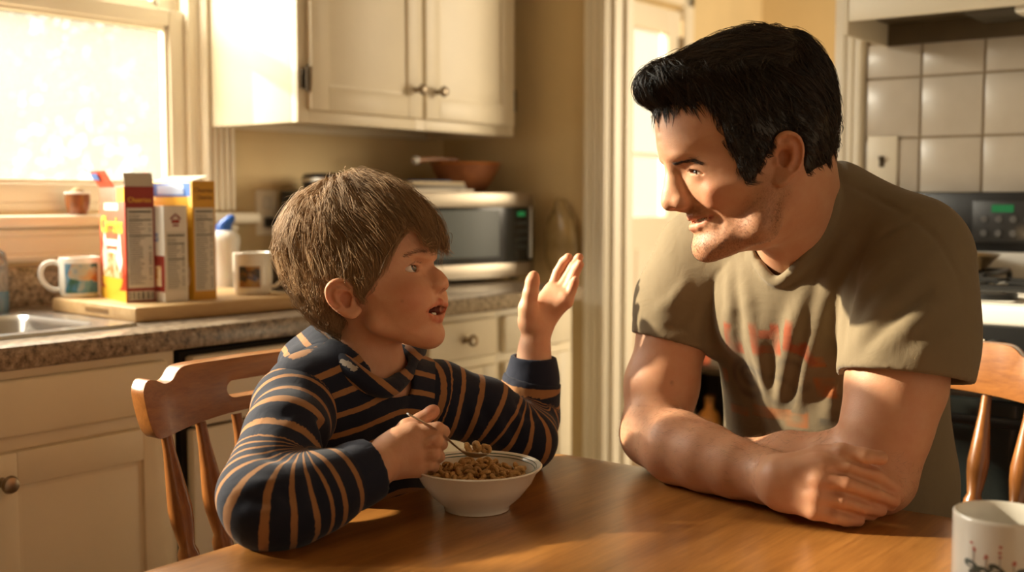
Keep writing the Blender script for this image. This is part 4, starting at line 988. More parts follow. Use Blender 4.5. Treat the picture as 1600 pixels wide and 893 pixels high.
# neck opening
near = [hit(VS, *p) for p in ((1213, 441), (1232, 431), (1256, 406), (1279, 370), (1296, 335), (1304, 300))]
ctl = near+[P(1300, 266, 1.55), P(1285, 262, 1.60), P(1245, 285, 1.625), P(1205, 335, 1.60), P(1184, 385, 1.55), P(1190, 420, 1.515)]
ring = catmull(ctl, 5); cc = ring.mean(0)
e1 = ring[0]-ring[32]; e2 = ring[18]-ring[48]; cn = P(1222, 300, 1.435)-P(1262, 392, 1.50); cn /= np.linalg.norm(cn)
for q in ring[::2]:
    for f in (.17, .45, .75):
        p = q+(cc-q)*f; VS.sub(rc(p-cn*.012, p+cn*.10, .011 if f < .3 else .018, .014 if f < .3 else .02), .003)
for a, b in zip(ring, np.roll(ring, -1, 0)): VS.add(rc(a, b, .0068, .0068), .004)
off = ring+(ring-cc)/np.linalg.norm(ring-cc, axis=1, keepdims=True)*.0125
for _ in range(5): off = off-VS.grad(off)*VS.sample(off)[:, None]*.8
for k_ in range(0, len(off), 6): VS.fold([off[(k_+m_-2) % len(off)] for m_ in range(11)], .0036, -.0016)
# hanging folds of the soft jersey
for pts, w, amp in [([(1140, 405), (1143, 480), (1138, 560)], .010, .006), ([(1160, 405), (1170, 470), (1188, 560), (1200, 640), (1205, 700)], .010, .0075), ([(1268, 432), (1243, 505), (1225, 580), (1205, 650)], .011, .010),
                    ([(1308, 400), (1280, 480), (1258, 570), (1240, 650)], .011, .009), ([(1150, 420), (1156, 500), (1165, 590), (1175, 680)], .010, -.005), ([(1225, 460), (1212, 530), (1198, 620), (1195, 700)], .012, -.006), ([(1290, 430), (1262, 510), (1243, 590), (1225, 660)], .010, -.008), ([(1322, 420), (1300, 520), (1285, 640)], .012, -.006),
                    ([(1345, 400), (1325, 470), (1318, 560)], .010, -.009), ([(1310, 560), (1300, 620), (1290, 670)], .010, .006), ([(1115, 430), (1105, 490), (1108, 550)], .010, -.008),
                    ([(1440, 430), (1375, 480), (1335, 545)], .010, .006), ([(1490, 450), (1420, 510), (1350, 570)], .010, .006), ([(1465, 440), (1395, 500), (1342, 560)], .009, -.005), ([(1500, 520), (1440, 550), (1370, 585)], .010, .0045), ([(1400, 400), (1352, 450), (1332, 510)], .009, .005),
                    ([(1080, 430), (1050, 470), (1020, 490)], .009, .004), ([(1095, 470), (1060, 510), (1030, 520)], .009, -.004), ([(1330, 360), (1300, 420), (1290, 470)], .010, .005), ([(1370, 345), (1335, 400), (1315, 450)], .010, -.005),
                    ([(1520, 640), (1500, 700), (1510, 780)], .012, .005), ([(1490, 610), (1470, 690), (1440, 790)], .010, -.005), ([(1535, 700), (1520, 770), (1535, 830)], .012, -.005), ([(1310, 283), (1350, 300), (1390, 320), (1430, 347)], .0042, -.0034), ([(1326, 470), (1340, 420), (1375, 370), (1428, 342), (1465, 375), (1495, 430), (1508, 500)], .0042, -.0034), ([(1150, 395), (1118, 430), (1108, 490), (1112, 550)], .004, -.003)]:
    q = [hit(VS, *p) for p in pts]
    if all(x is not None for x in q): VS.fold(q, w*(1.0 if w > .005 else 1), amp*(1.35 if amp > 0 else .85))
sV, sF = VS.mesh(1)
# faded chest print
pw = np.zeros(len(sV)); pc = np.zeros((len(sV), 3)); nzs = np.random.default_rng(4)
ph = nzs.uniform(0, 6.28, (8, 3)); fr = nzs.normal(0, 130, (8, 3))
fade = np.mean([np.sin(sV@fr[k]+ph[k][0]) for k in range(8)], 0)
def patch(px, py, wy, wz, col, amt, ang=0):
    q = hit(VS, px, py)
    if q is None: return
    dy, dz, dx = sV[:, 1]-q[1], sV[:, 2]-q[2], np.abs(sV[:, 0]-q[0]); c, s = math.cos(ang), math.sin(ang); a, b = dy*c+dz*s, -dy*s+dz*c
    m = ss(1.25, .85, np.maximum(np.abs(a)/wy, np.abs(b)/wz))*(dx < .06)*amt*np.clip(.75+1.3*fade, .1, 1)
    global pw, pc
    pc = np.where((m > pw)[:, None], np.array(col), pc); pw = np.maximum(pw, m)
RED = (.30, .065, .025); GRY = (.060, .055, .048); ORG = (.36, .11, .03)
for a in [(1138, 527, .006, .020, RED, .95, .15), (1152, 538, .008, .012, RED, .9), (1178, 530, .006, .021, RED, .8), (1196, 522, .010, .006, RED, .8), (1196, 545, .010, .005, RED, .7), (1213, 530, .006, .020, RED, .95), (1230, 525, .006, .020, RED, .9, .2), (1243, 545, .012, .006, RED, .8, .5), (1262, 555, .006, .016, RED, .9, -.3), (1275, 565, .009, .007, ORG, .9), (1292, 605, .013, .013, ORG, .85), (1134, 585, .007, .010, ORG, .7), (1205, 645, .030, .008, ORG, .65), (1245, 655, .016, .010, ORG, .8), (1292, 660, .010, .006, GRY, .6), (1155, 640, .018, .006, ORG, .5)]: patch(*a)
for (cx, cy, r0, r1, amt) in ((1172, 585, .012, .018, .9), (1172, 590, .026, .033, .8), (1170, 590, 0, .008, .8), (1235, 580, .014, .020, .6), (1250, 600, .004, .011, .6), (1215, 610, .020, .026, .6), (1245, 635, .008, .014, .5)):
    q = hit(VS, cx, cy)
    if q is not None:
        r = np.hypot((sV[:, 1]-q[1]), (sV[:, 2]-q[2])*1.15); m = ss(r0-.006, r0+.003, r)*ss(r1+.006, r1-.003, r)*(np.abs(sV[:, 0]-q[0]) < .06)*amt*.75*np.clip(.7+1.6*fade, 0, 1)
        pc = np.where((m > pw)[:, None], np.array(GRY), pc); pw = np.maximum(pw, m)
m_ = M['tee']; nt = m_.node_tree; b_ = nt.nodes['Principled BSDF']; src = b_.inputs['Base Color'].links[0].from_socket
a1 = nt.nodes.new('ShaderNodeAttribute'); a1.attribute_name = 'printcol'; a2 = nt.nodes.new('ShaderNodeAttribute'); a2.attribute_name = 'printw'
mx = nt.nodes.new('ShaderNodeMix'); mx.data_type = 'RGBA'; nt.links.new(a2.outputs['Fac'], mx.inputs['Factor']); nt.links.new(src, mx.inputs['A']); nt.links.new(a1.outputs['Color'], mx.inputs['B']); nt.links.new(mx.outputs['Result'], b_.inputs['Base Color'])
mesh_obj('t_shirt', sV, sF, M['tee'], man, mo, {'printcol': pc, 'printw': pw})
# trousers and shoes, under the table
VT = Vol((1.0, .36, -.01), (1.86, .92, .80), .009)
VT.add(ell((1.63, .635, .60), (.13, .17, .13)), 0)
for y0, y1 in ((.53, .47), (.74, .80)):
    chain(VT, [((1.62, y0, .545), .088), ((1.24, y1, .535), .066)], .04); chain(VT, [((1.24, y1, .525), .064), ((1.27, y1, .30), .06), ((1.31, y1, .09), .055)], .03)
tV, tF = VT.mesh(1); mesh_obj('trousers', tV, tF, M['denim'], man, mo)
def shoe(parent, origin, x, y, fx, fy, ln):
    v = Vol((x-.2, y-.2, -.002), (x+.2, y+.2, .16), .005); f = np.array([fx, fy, 0.0]); c = np.array([x, y, 0.0])
    v.add(rc(c-f*ln*.2+[0, 0, .045], c-f*ln*.2+[0, 0, .10], .045, .042), 0); v.add(rc(c-f*ln*.22+[0, 0, .038], c+f*ln*.45+[0, 0, .032], .038, .032), .03); v.add(rc(c+f*ln*.1+[0, 0, .04], c+f*ln*.5+[0, 0, .03], .042, .034), .03)
    v.sub(plane_cut(np.array([x, y, .003]), np.array([0, 0, -1.0]), .4), .002); V_, F_ = v.mesh(1); mesh_obj('shoe', V_, F_, M['rubber'], parent, origin)
for y in (.47, .80): shoe(man, mo, 1.27, y, -1, 0, .26)
# ================================================================ the boy
BH = Head(568, 420, 1.50, -15)
bo = np.array([1.09, 1.10, 0.0])
VB = Vol((.72, .70, .62), (1.50, 1.30, 1.27), .0034, fx=((.94, 1.36, .002),), fy=((.72, 1.16, .002),), fz=((.78, .90, .0024), (.93, 1.21, .0019)))
# torso and neck
SH_R = P(468, 603, 1.43); SH_L = P(688, 598, 1.58); mid = (SH_R+SH_L)/2
VB.add(ell(mid+[0, .035, -.10], (.095, .065, .15)), 0); VB.add(ell(mid+[0, .05, -.26], (.10, .075, .12)), .04)
VB.add(rc(SH_R+[0.02, .02, -.015], SH_L+[-.02, .02, -.015], .036, .036), .04)
VB.add(rc(P(578, 610, 1.52), P(572, 510, 1.53), .046, .0445), .03)
# head
prof = [(668, 335), (676, 364), (679, 388), (677, 404), (673, 416), (676, 434), (681, 452), (684, 464), (686, 472), (683, 482), (681, 500), (677, 509), (678, 522), (674, 530), (664, 536), (650, 538), (620, 534), (580, 528), (545, 515), (510, 480), (480, 440), (466, 390), (470, 345), (500, 305), (550, 290), (610, 298), (655, 318)]
bpoly = Poly2(catmull([BH.loc(*p)[:2] for p in prof], 5))
vj = BH.loc(660, 537)[1]; ve = BH.loc(650, 415)[1]
def bW(u, v): return (.050+.0205*ss(vj-.005, ve, v)).astype(np.float32)
def bR(u, v): return (.094-.05*ss(vj+.035, vj-.005, v)*ss(.07, .02, u)).astype(np.float32)
VB.add(BH.inflate(bpoly, bW, bR), .02)
for s in (1, -1):
    sg = np.array([1, 1, s])
    VB.add(rc(BH.w(BH.loc(668, 523, .010)*sg), BH.w(BH.loc(592, 503, .044)*sg), .013, .014), .022)
    VB.add(ell(BH.w(BH.loc(640, 470, .032)*sg), (.028, .028, .022), BH.M), .022)      # round cheek
    VB.bump(BH.w(BH.loc(664, 401, .022)*sg), (.010, .006, .018), .0022, BH.M)
    VB.bump(BH.w(BH.loc(662, 419, .023)*sg), (.013, .009, .014), -.0050, BH.M)
chain(VB, [(BH.at(671, 418), .0062), (BH.at(677, 429), .0066), (BH.at(686, 438), .0080), (BH.at(689, 441), .0084)], .008)
VB.add(rc(BH.at(680, 432, .003), BH.at(683, 445, .008), .006, .008), .008); VB.add(rc(BH.w(BH.loc(680, 432, .003)*[1, 1, -1]), BH.w(BH.loc(683, 445, .008)*[1, 1, -1]), .006, .008), .008)
for q in BH.sym(683, 445, .0105): VB.add(ell(q, (.0072, .0062, .0052), BH.M), .005)
for q in BH.sym(689, 452, .0055): VB.sub(ell(q, (.0045, .0030, .0028), BH.M), .0016)
for s in (1, -1):
    sg = np.array([1, 1, s])
    VB.fold([BH.w(BH.loc(674, 441, .016)*sg), BH.w(BH.loc(673, 449, .017)*sg), BH.w(BH.loc(678, 454, .014)*sg)], .003, -.0016)
    VB.fold([BH.w(BH.loc(*p)*sg) for p in ((672, 450, .019), (662, 462, .026), (657, 478, .029))], .006, -.0016)
# open mouth
fp = lambda px, py, ins=0.0: face_pt(VB, BH, px, py, ins)
UL = [(BH.loc(688, 471, 0), .0038), (fp(682, 473, .0018), .0037), (fp(675, 477.5, .0014), .0028), (fp(667.5, 483.5, .0006), .0014)]
LL = [(BH.loc(685, 497, 0), .0056), (fp(680, 498, .0018), .0052), (fp(673, 495, .0012), .0040), (fp(667.5, 484.5, .0006), .0014)]
MC = [(BH.loc(681, 484.5, 0), .0058), (fp(677.5, 485, .0035), .0054), (fp(672, 485, .0020), .0036), (fp(667.5, 484, .0004), .0010)]
for s in (1, -1):
    sg = np.array([1, 1, s])
    for C_ in (UL, LL): chain(VB, [(BH.w(l*sg), r) for l, r in C_], .0025)
for s in (1, -1):
    sg = np.array([1, 1, s])
    for (a, ra), (b, rb_) in zip(MC, MC[1:]): VB.sub(rc(BH.w(a*sg), BH.w(b*sg), ra, rb_), .0010)
VB.sub(ell(BH.at(676, 485), (.013, .0060, .0150), BH.M), .002)
VB.fold([BH.at(683, 508, -.016), BH.at(684, 508, 0), BH.at(683, 508, .016)], .004, -.002)
# eyes
BER = .0112
q_ = hit(VB, 647.5, 418); BEL = BH.to_local(q_-VB.grad(q_[None])[0]*(BER-.0010))
EF = [fp(659, 409.5), fp(648, 407), fp(636, 412.5)]
look_b = BH.u*.86+BH.n*.20+BH.v*.22
for s in (1, -1):
    sg = np.array([1, 1, s]); e = BH.w(BEL*sg)
    VB.add(ell(e-BH.u*.0006, [BER+.0028]*3), .007)
    ax = BH.u*.83+BH.n*.56*s; ax /= np.linalg.norm(ax); tn = BH.n*.83*s-BH.u*.56; tn /= np.linalg.norm(tn); tn2 = tn-BH.v*.06; tn2 /= np.linalg.norm(tn2); vv = np.cross(ax, tn2); vv *= np.sign(vv@BH.v)
    VB.sub(ell(e+ax*.0115-BH.v*.0002, (.0090, .0045, .0124), np.stack([ax, vv, tn2])), .0012)
    VB.fold([BH.w(f_*sg) for f_ in EF], .0028, -.0012)
add_ear(VB, BH, [(553, 470, .05), (548, 449, .40), (536, 439, .75), (521, 441, 1), (512, 453, 1), (516, 470, .9), (530, 484, .75), (549, 493, .5), (560, 484, .1)], (545, 468), .066, .083, .95)
# right arm and the hand that holds the spoon
RW = P(588, 728, 1.345)
AR = [(SH_R+[0.01, .01, -.01], .040), (P(440, 690, 1.36), .036), (tz(406, 792, .040), .034)]
chain(VB, AR, .02); chain(VB, [(AR[-1][0], .034), (P(480, 775, 1.29), .034), (P(545, 745, 1.33), .026), (RW, .0215)], .02)
h = lambda px, py, dz=0: P(px, py, 1.372+dz)
VB.add(rc(RW, h(612, 710, -.004), .0215, .0225), .015)
VB.add(rc(h(606, 708, 0), h(646, 680, .002), .020, .0150), .014); VB.add(rc(h(606, 722, 0), h(652, 728, .004), .020, .0135), .014); VB.add(rc(h(625, 700, 0), h(648, 705, .003), .020, .0170), .014)
BF = [[(645, 677, .000, .0100), (684, 669, -.004, .0083), (693, 674, .016, .0078), (668, 682, .028, .0070)],
      [(650, 694, -.002, .0102), (682, 689, -.008, .0084), (690, 693, .014, .0078), (662, 700, .026, .0070)],
      [(653, 711, -.001, .0098), (679, 709, -.007, .0080), (686, 713, .013, .0074), (660, 717, .025, .0068)],
      [(654, 727, .002, .0088), (672, 725, -.003, .0072), (678, 729, .014, .0066), (656, 731, .024, .0060)]]
for f in BF:
    tmp = [(h(a, b, c), r) for a, b, c, r in f]; VB.add(rc(h(625, f[0][1]*.7+.3*705, .002), tmp[0][0], .012, tmp[0][1]), .010); chain(VB, tmp, .0016)
    VB.bump(tmp[0][0]-_V*.008, .006, .0012)
chain(VB, [(h(612, 694, .012), .0125), (h(636, 668, .018), .0105), (h(658, 656, .020), .0088), (h(674, 644, .020), .0076), (h(678, 641, .020), .0070)], .006)
# left arm, elbow on the table, open hand raised
LW = P(835, 545, 1.675)
LE = tz(822, 690, .036)
chain(VB, [(SH_L+[-.01, .01, -.01], .040), (SH_L*.5+LE*.5+[0, 0, .004], .035), (LE, .033)], .02); chain(VB, [(LE, .033), (P(828, 628, 1.685), .031), (P(834, 572, 1.675), .0215), (LW, .0200)], .02)
g = lambda px, py, dz=0: P(px, py, 1.668+dz)
VB.add(rc(LW, g(838, 515, .004), .0200, .0215), .014)
VB.add(rc(g(829, 500, -.004), g(862, 454, .022), .0155, .0115), .012); VB.add(rc(g(848, 508, .012), g(884, 466, .000), .0150, .0100), .012); VB.add(rc(g(838, 505, .008), g(872, 460, .014), .0150, .0120), .012)
LF = [[(864, 452, .022, .0098), (872, 426, .026, .0083), (881, 409, .022, .0076), (888, 402, .015, .0068)],
      [(875, 456, .014, .0098), (889, 430, .018, .0083), (898, 411, .014, .0076), (905, 402, .007, .0068)],
      [(882, 462, .006, .0094), (894, 438, .008, .0080), (901, 421, .004, .0072), (906, 413, -.002, .0065)],
      [(886, 472, -.002, .0086), (893, 454, -.001, .0072), (897, 444, -.004, .0066), (899, 437, -.009, .0060)]]
for f in LF:
    tmp = [(g(a, b, c), r) for a, b, c, r in f]; VB.add(rc(g(856, 482, .010), tmp[0][0], .012, tmp[0][1]), .008); chain(VB, tmp, .0016)
chain(VB, [(g(826, 503, -.004), .0145), (g(825, 480, -.012), .0120), (g(829, 458, -.016), .0098), (g(832, 440, -.016), .0088), (g(834, 431, -.013), .0078)], .008)
VB.bump(g(828, 488, -.018), (.012, .016, .012), .003); VB.bump(g(858, 488, -.008), .012, -.003)
VB.fold([g(830, 463, -.03), g(842, 478, -.025), g(842, 500, -.022), g(832, 512, -.022)], .0028, -.0014); VB.fold([g(848, 462, -.01), g(866, 476, -.014), g(876, 484, -.014)], .0026, -.0012)
V_, F_ = VB.mesh(1); print('boy body', len(V_), VB.D.shape)
L = BH.to_local(V_); Ls = L.copy(); Ls[:, 2] = np.abs(Ls[:, 2]); tint = np.ones((len(V_), 3), np.float32)
lip = np.minimum(near_curve(Ls, [l for l, r in UL], [r for l, r in UL]), near_curve(Ls, [l for l, r in LL], [r for l, r in LL]))
tint *= 1-ss(.0014, -.0004, lip)[:, None]*(1-np.array([.86, .46, .43]))
inm = np.maximum(ss(.0100, .0085, near_curve(Ls, [l-np.array([.004, 0, 0]) for l, r in MC[:2]])), ss(.0042, .0030, near_curve(Ls, [l for l, r in MC[1:3]])))*ss(-.0004, .001, lip); tint *= 1-inm[:, None]*(1-np.array([.22, .07, .06]))
ck = np.exp(-((Ls-BH.loc(640, 465, .045))**2).sum(1)/.022**2)+.8*np.exp(-((Ls-BH.loc(692, 441, 0))**2).sum(1)/.010**2)+.9*np.exp(-((Ls-BH.loc(530, 465, .075))**2).sum(1)/.024**2)
for f in BF+LF:
    fn = h if f in BF else g
    for a, b, c, r in f[:1]+f[-1:]: ck = ck+.7*np.exp(-((V_-fn(a, b, c))**2).sum(1)/.010**2)
ck = ck+np.exp(-((V_-g(834, 436, -.013))**2).sum(1)/.014**2)+np.exp(-((V_-h(677, 642, .02))**2).sum(1)/.012**2)
tint *= 1-(ck*.8).clip(0, 1)[:, None]*np.array([.0, .24, .27])
q = hit(VB, 629, 470)
if q is not None: tint *= 1-np.exp(-((V_-q)**2).sum(1)/.0018**2)[:, None]*.6
boy = mesh_obj('person', V_, F_, M['skin_boy'], origin=bo, attrs={'tint': tint}); boy.location = bo
tag(boy, 'brown-haired boy in a navy striped hooded top, one hand raised, spoon in the other', 'person')
for s in (1, -1): eyeball('eye', BH.w(BEL*np.array([1, 1, s])), look_b, BER, M.setdefault('eye_boy', eye_mat('eye_hazel', (.06, .035, .018), .0060)), boy, bo)
tb = MB()
for row, y, dx, n in ((0, 475.0, 0, 4), (1, 491.5, -1.5, 4)):
    for k in range(-n, n+1):
        c = BH.w(BH.loc(681.5+dx-abs(k)**1.5*.55, y, k*.0036))-bo
        tb.bm((lambda bm: (bmesh.ops.create_icosphere(bm, subdivisions=2, radius=1), [setattr(v, 'co', Vector(c+BH.n*v.co.x*.0020+BH.v*v.co.y*.0034+BH.u*v.co.z*.0016)) for v in bm.verts], bm)[-1])(bmesh.new()))
tb.build('teeth', M['teeth'], boy, 80)
# ---------------------------------------------------------------- hair
hout = [(684, 386), (685, 365), (676, 340), (656, 316), (624, 291), (590, 276), (555, 271), (515, 284), (478, 308), (452, 345), (443, 385), (449, 420), (464, 455), (492, 494), (515, 515), (560, 520), (620, 520), (660, 500), (680, 440), (684, 400)]
hpoly = Poly2(catmull([BH.loc(*p)[:2] for p in hout], 5))
mask = [(705, 379, 0), (683, 379, .01), (668, 372, .035), (660, 373, .042), (650, 362, .050), (638, 348, .056), (630, 345, .060), (618, 362, .064), (606, 385, .068), (597, 405, .070), (588, 432, .070), (572, 455, .068), (566, 466, .068), (560, 458, .068), (555, 445, .069), (546, 436, .070), (530, 434, .070), (514, 440, .068), (508, 456, .066), (512, 476, .064), (520, 496, .060), (525, 514, .052), (505, 522, .03), (480, 520, 0), (420, 400, 0), (440, 260, 0), (560, 240, 0), (700, 290, 0)]
mmask = Poly2([BH.loc(*p)[:2] for p in mask])
VHB = Vol(BH.o-.14, BH.o+.14, .0026)
infl = BH.inflate(hpoly, lambda u, v: np.float32(.0775)+0*u, lambda u, v: np.float32(.078)+0*u)
def hairfn2(X, Y, Z):
    a = infl[0](X, Y, Z); u, v, n = BH.coords(X, Y, Z); b = -mmask(u, v); k = .006
    hh = np.maximum(k-np.abs(a-b), 0)/k; return np.maximum(a, b)+hh*hh*k*.25
VHB.add((hairfn2, BH.o-.14, BH.o+.14))
hV, hF = VHB.mesh(2); hair = mesh_obj('hair', hV, hF, M['hair_boy'], boy, bo, {'strand': np.full(len(hV), .3)})
rng = np.random.default_rng(12); idx = np.nonzero(VB.sample(hV) > .001)[0]; roots = hV[rng.choice(idx, 13000)]; roots = roots-VHB.grad(roots)*.0025
crown = BH.loc(520, 300, .005)
def bdir(q, t):
    l = BH.to_local(q); d = l-crown; d /= np.linalg.norm(d, axis=1, keepdims=True)
    f = ss(-.03, .05, l[:, 0])
    fwd = np.stack([.75+0*f, -.55-.6*t+0*f, .22*np.sign(l[:, 2])], 1); dn = np.stack([.05+.25*ss(.0, .06, l[:, 0]), -1+0*f, 0*f], 1)
    low = ss(.045, -.01, l[:, 1])
    v = d*.8*(1-low)[:, None]+fwd*(f*(1-low))[:, None]+dn*(low+.25)[:, None]
    sw = np.stack([-d[:, 2], 0*f, d[:, 0]], 1)*np.exp(-((l-crown)**2).sum(1)/.035**2)[:, None]*1.2
    return (v+sw)@BH.M
lr = BH.to_local(roots); tp = ss(.0, .05, lr[:, 1])*(1-.30*ss(.055, .085, lr[:, 0]))
wob = np.random.default_rng(77).normal(0, .32, (1200, 3)); wob = np.concatenate([wob, np.zeros((len(roots)-1200, 3))])
def bdir_l(q, t): return bdir(q, t)+wob[:len(q)]*(.4+t)
paths, lk_ = locks(roots[:1200], [VHB, VB], bdir_l, (.022+.034*tp[:1200])*rng.uniform(.65, 1.25, 1200), 20, .0038, 9, .0042, .10, .0030, 6)
p2 = grow(roots[1200:6200], [VHB, VB], bdir, (.018+.022*tp[1200:6200])*rng.uniform(.6, 1.2, 5000), 9, .0020, .2, 7)
fly = rng.choice(np.nonzero(tp > .2)[0], 170); p3 = grow(roots[fly], [VHB, VB], bdir, rng.uniform(.03, .05, 170), 9, .022, .35, 8)
lrn = rng.random(1200); tone = np.concatenate([.25+.65*lrn[lk_], .25+.4*rng.random(len(p2)), np.full(len(p3), .9)]); paths = np.concatenate([paths, p2, p3])
wd = np.concatenate([rng.uniform(.00020, .00040, len(paths)-len(p3)), np.full(len(p3), .00018)])
sV, sF, sid, stt = strands_mesh(paths, wd)
mesh_obj('hair_strands', sV, sF, M['hair_boy'], hair, (0, 0, 0), {'strand': (tone[sid]+.15*stt).clip(0, 1)}).location = -Vector(bo)
facial('eyebrow', [(664, 395, .016), (650, 392, .030), (631, 400, .042)], 260, (.0008, .0014, .0008), lambda l: np.stack([-.7+0*l[:, 0], .3-8*(np.abs(l[:, 2])-.02), np.sign(l[:, 2])*.8], 1), .007, .00011, M['brow_boy'], VB, BH, boy, bo, 31)
facial('eyelash', [fp(657, 412), fp(648, 410), fp(638, 414)], 44, (.0003, .0003, .0003), lambda l: np.stack([1.2+0*l[:, 0], .5+0*l[:, 0], np.sign(l[:, 2])*.3], 1), .0042, .00014, M['brow_man'], VB, BH, boy, bo, 32)
# ---------------------------------------------------------------- hooded top
hoodie_h = .0034
VT_ = Vol((.86, .95, .60), (1.36, 1.30, 1.04), hoodie_h)
VT_.add(ell(mid+[0, .035, -.10], (.118, .082, .165)), 0); VT_.add(ell(mid+[0, .052, -.27], (.125, .095, .13)), .05)
VT_.add(rc(SH_R+[.018, .015, -.012], SH_L+[-.02, .015, -.012], .048, .046), .05); VT_.add(rc(mid+[-.03, .02, -.005], mid+[.03, .02, -.005], .045, .045), .04)
nc = P(584, 575, 1.515)
VT_.sub(rc(P(586, 588, 1.505), P(574, 500, 1.53), .049, .055), .006)
for pts, w, amp in [([(560, 620), (600, 660), (640, 690)], .012, .004), ([(650, 590), (640, 640), (610, 690)], .010, -.004), ([(500, 620), (512, 680), (520, 740)], .010, -.005), ([(690, 580), (688, 630), (700, 670)], .009, -.005), ([(540, 600), (570, 650), (560, 720)], .012, .004)]:
    q = [hit(VT_, *p) for p in pts]
    if all(x is not None for x in q): VT_.fold(q, w, amp)
V_, F_ = VT_.mesh(1)
M['navy_body'] = M['navy']
dz = V_[:, 2]; mid2 = np.abs((V_-mid)[:, 0])
top = mesh_obj('hooded_top', V_, F_, M['navy'], boy, bo, {'stripe': dz+.06*mid2+.012*np.sin(V_[:, 0]*22)+1})
def sleeve(name, pts, cut, folds=(), cuff=None, k=.02, bend=None):
    lo = np.min([p-r for p, r in pts], 0)-.03; hi = np.max([p+r for p, r in pts], 0)+.03
    v = Vol(lo, hi, hoodie_h); chain(v, pts, k)
    for f, w, amp in folds:
        q = [hit(v, *p) for p in f]
        if all(x is not None for x in q): v.fold(q, w, amp)
    a, b = pts[-2][0], pts[-1][0]; dn = (b-a)/np.linalg.norm(b-a); v.sub(plane_cut(b, dn, .08), .001)
    if cut: v.sub(rc(b-dn*.012, b+dn*.03, cut, cut), .002)
    V, F = v.mesh(1)
    # arc length along the arm
    cp = catmull([p for p, r in pts], 6, closed=False); acc = 0; best = np.full(len(V), 1e9); s_ = np.zeros(len(V)); nn_ = len(cp)-1
    for k_, (a, b) in enumerate(zip(cp, cp[1:])):
        ab = b-a; ln = np.linalg.norm(ab); t = ((V-a)@ab)/(ab@ab); tc_ = np.clip(t, 0, 1); d = np.linalg.norm(V-a-tc_[:, None]*ab, axis=1)
        if bend is not None and np.linalg.norm((a+b)/2-bend[0]) < bend[1]*.8: ln *= 1.7
        u = acc+np.clip(t, -9 if k_ == 0 else 0, 10 if k_ == nn_-1 else 1)*ln; s_ = np.where(d < best, u, s_); best = np.minimum(best, d); acc += ln
    if bend is not None:                                            # let the rings fan out evenly round the elbow
        loose = np.linalg.norm(V-bend[0], axis=1) < bend[1]; ia = np.concatenate([F[:, k_] for k_ in range(4)]*2); ib = np.concatenate([F[:, (k_+1) % 4] for k_ in range(4)]+[F[:, (k_+3) % 4] for k_ in range(4)])
        N_ = np.maximum(np.bincount(ia, minlength=len(V)), 1)
        for _ in range(500): s_ = np.where(loose, np.bincount(ia, s_[ib], len(V))/N_, s_)
    return mesh_obj(name, V, F, M['navyplain' if cuff else 'navy'], top, bo, {'stripe': s_+1})
e0 = AR[-1][0]
CR = P(560, 740, 1.333)
sleeve('sleeve', catm_r := [(SH_R+[.035, .015, -.012], .047), (SH_R+[.005, .012, -.03], .052), (P(446, 680, 1.37), .0465), (P(424, 735, 1.325), .0445), (P(404, 772, 1.285), .0425), (tz(412, 792, .042), .0405), (P(432, 793, 1.268), .0415), (P(462, 784, 1.278), .0420), (P(505, 766, 1.302), .0410), (P(548, 745, 1.328), .037)], 0,
       folds=[([(360, 790), (390, 780), (430, 790)], .008, -.006), ([(372, 760), (410, 755), (450, 760)], .007, .004), ([(420, 760), (450, 775), (455, 800)], .007, -.005), ([(405, 640), (440, 650), (480, 640)], .008, -.003), ([(500, 745), (490, 775), (500, 810)], .007, -.004), ([(395, 700), (430, 715), (470, 715)], .009, -.004), ([(400, 820), (430, 800), (470, 790)], .007, .003)], bend=(tz(410, 785, .042), .075))
sleeve('cuff', [(P(526, 756, 1.315), .0385), (P(552, 744, 1.33), .0375), (P(584, 730, 1.345), .0365)], .031, cuff=True, k=.01)
sleeve('sleeve', [(SH_L+[-.035, .015, -.012], .045), (SH_L+[-.003, .006, -.022], .050), (SH_L*.5+LE*.5+[0, .0, .002], .044), (LE+[0, 0, .003], .0405), (P(826, 650, 1.688), .042), (P(830, 600, 1.68), .0385), (P(832, 590, 1.679), .0375)], 0,
       folds=[([(740, 610), (760, 650), (770, 690)], .008, -.004), ([(785, 640), (800, 665), (810, 700)], .008, -.007), ([(800, 620), (822, 650), (850, 655)], .007, -.004), ([(795, 600), (815, 625), (845, 632)], .007, .003), ([(710, 600), (725, 640), (730, 680)], .009, -.004)], bend=(LE, .062))
sleeve('cuff', [(P(829, 622, 1.684), .0390), (P(832, 592, 1.679), .0378), (P(834, 556, 1.675), .0335)], .0265, cuff=True, k=.01)
# hood lying round the neck
vh = Vol(nc-.16, nc+.16, .003)
HP = [(506, 528, 1.56, .0200), (517, 553, 1.485, .0165), (550, 583, 1.445, .0125), (600, 607, 1.448, .0095), (628, 588, 1.495, .0105), (645, 553, 1.555, .0130), (640, 540, 1.61, .0170), (575, 532, 1.635, .0200)]
hp_ = catmull([P(a, b, c) for a, b, c, r in HP], 5); hr_ = np.interp(np.arange(40)/5, range(9), [h_[3] for h_ in HP]+[HP[0][3]])
for i in range(40): vh.add(rc(hp_[i], hp_[(i+1) % 40], hr_[i], hr_[(i+1) % 40]), .008)
vh.add(ell(P(487, 566, 1.565), (.050, .040, .040)), .025); vh.add(ell(P(540, 560, 1.63), (.055, .035, .045)), .03); vh.add(ell(P(470, 575, 1.50), (.03, .03, .026)), .03)
vh.sub(rc(P(584, 600, 1.512), P(572, 500, 1.53), .0475, .053), .004)
for pts, w, amp in [([(455, 560), (490, 548), (515, 566)], .006, -.004), ([(470, 585), (505, 570), (540, 592)], .006, -.004), ([(480, 540), (500, 535), (520, 545)], .005, .003)]:
    q = [hit(vh, *p) for p in pts]
    if all(x is not None for x in q): vh.fold(q, w, amp)
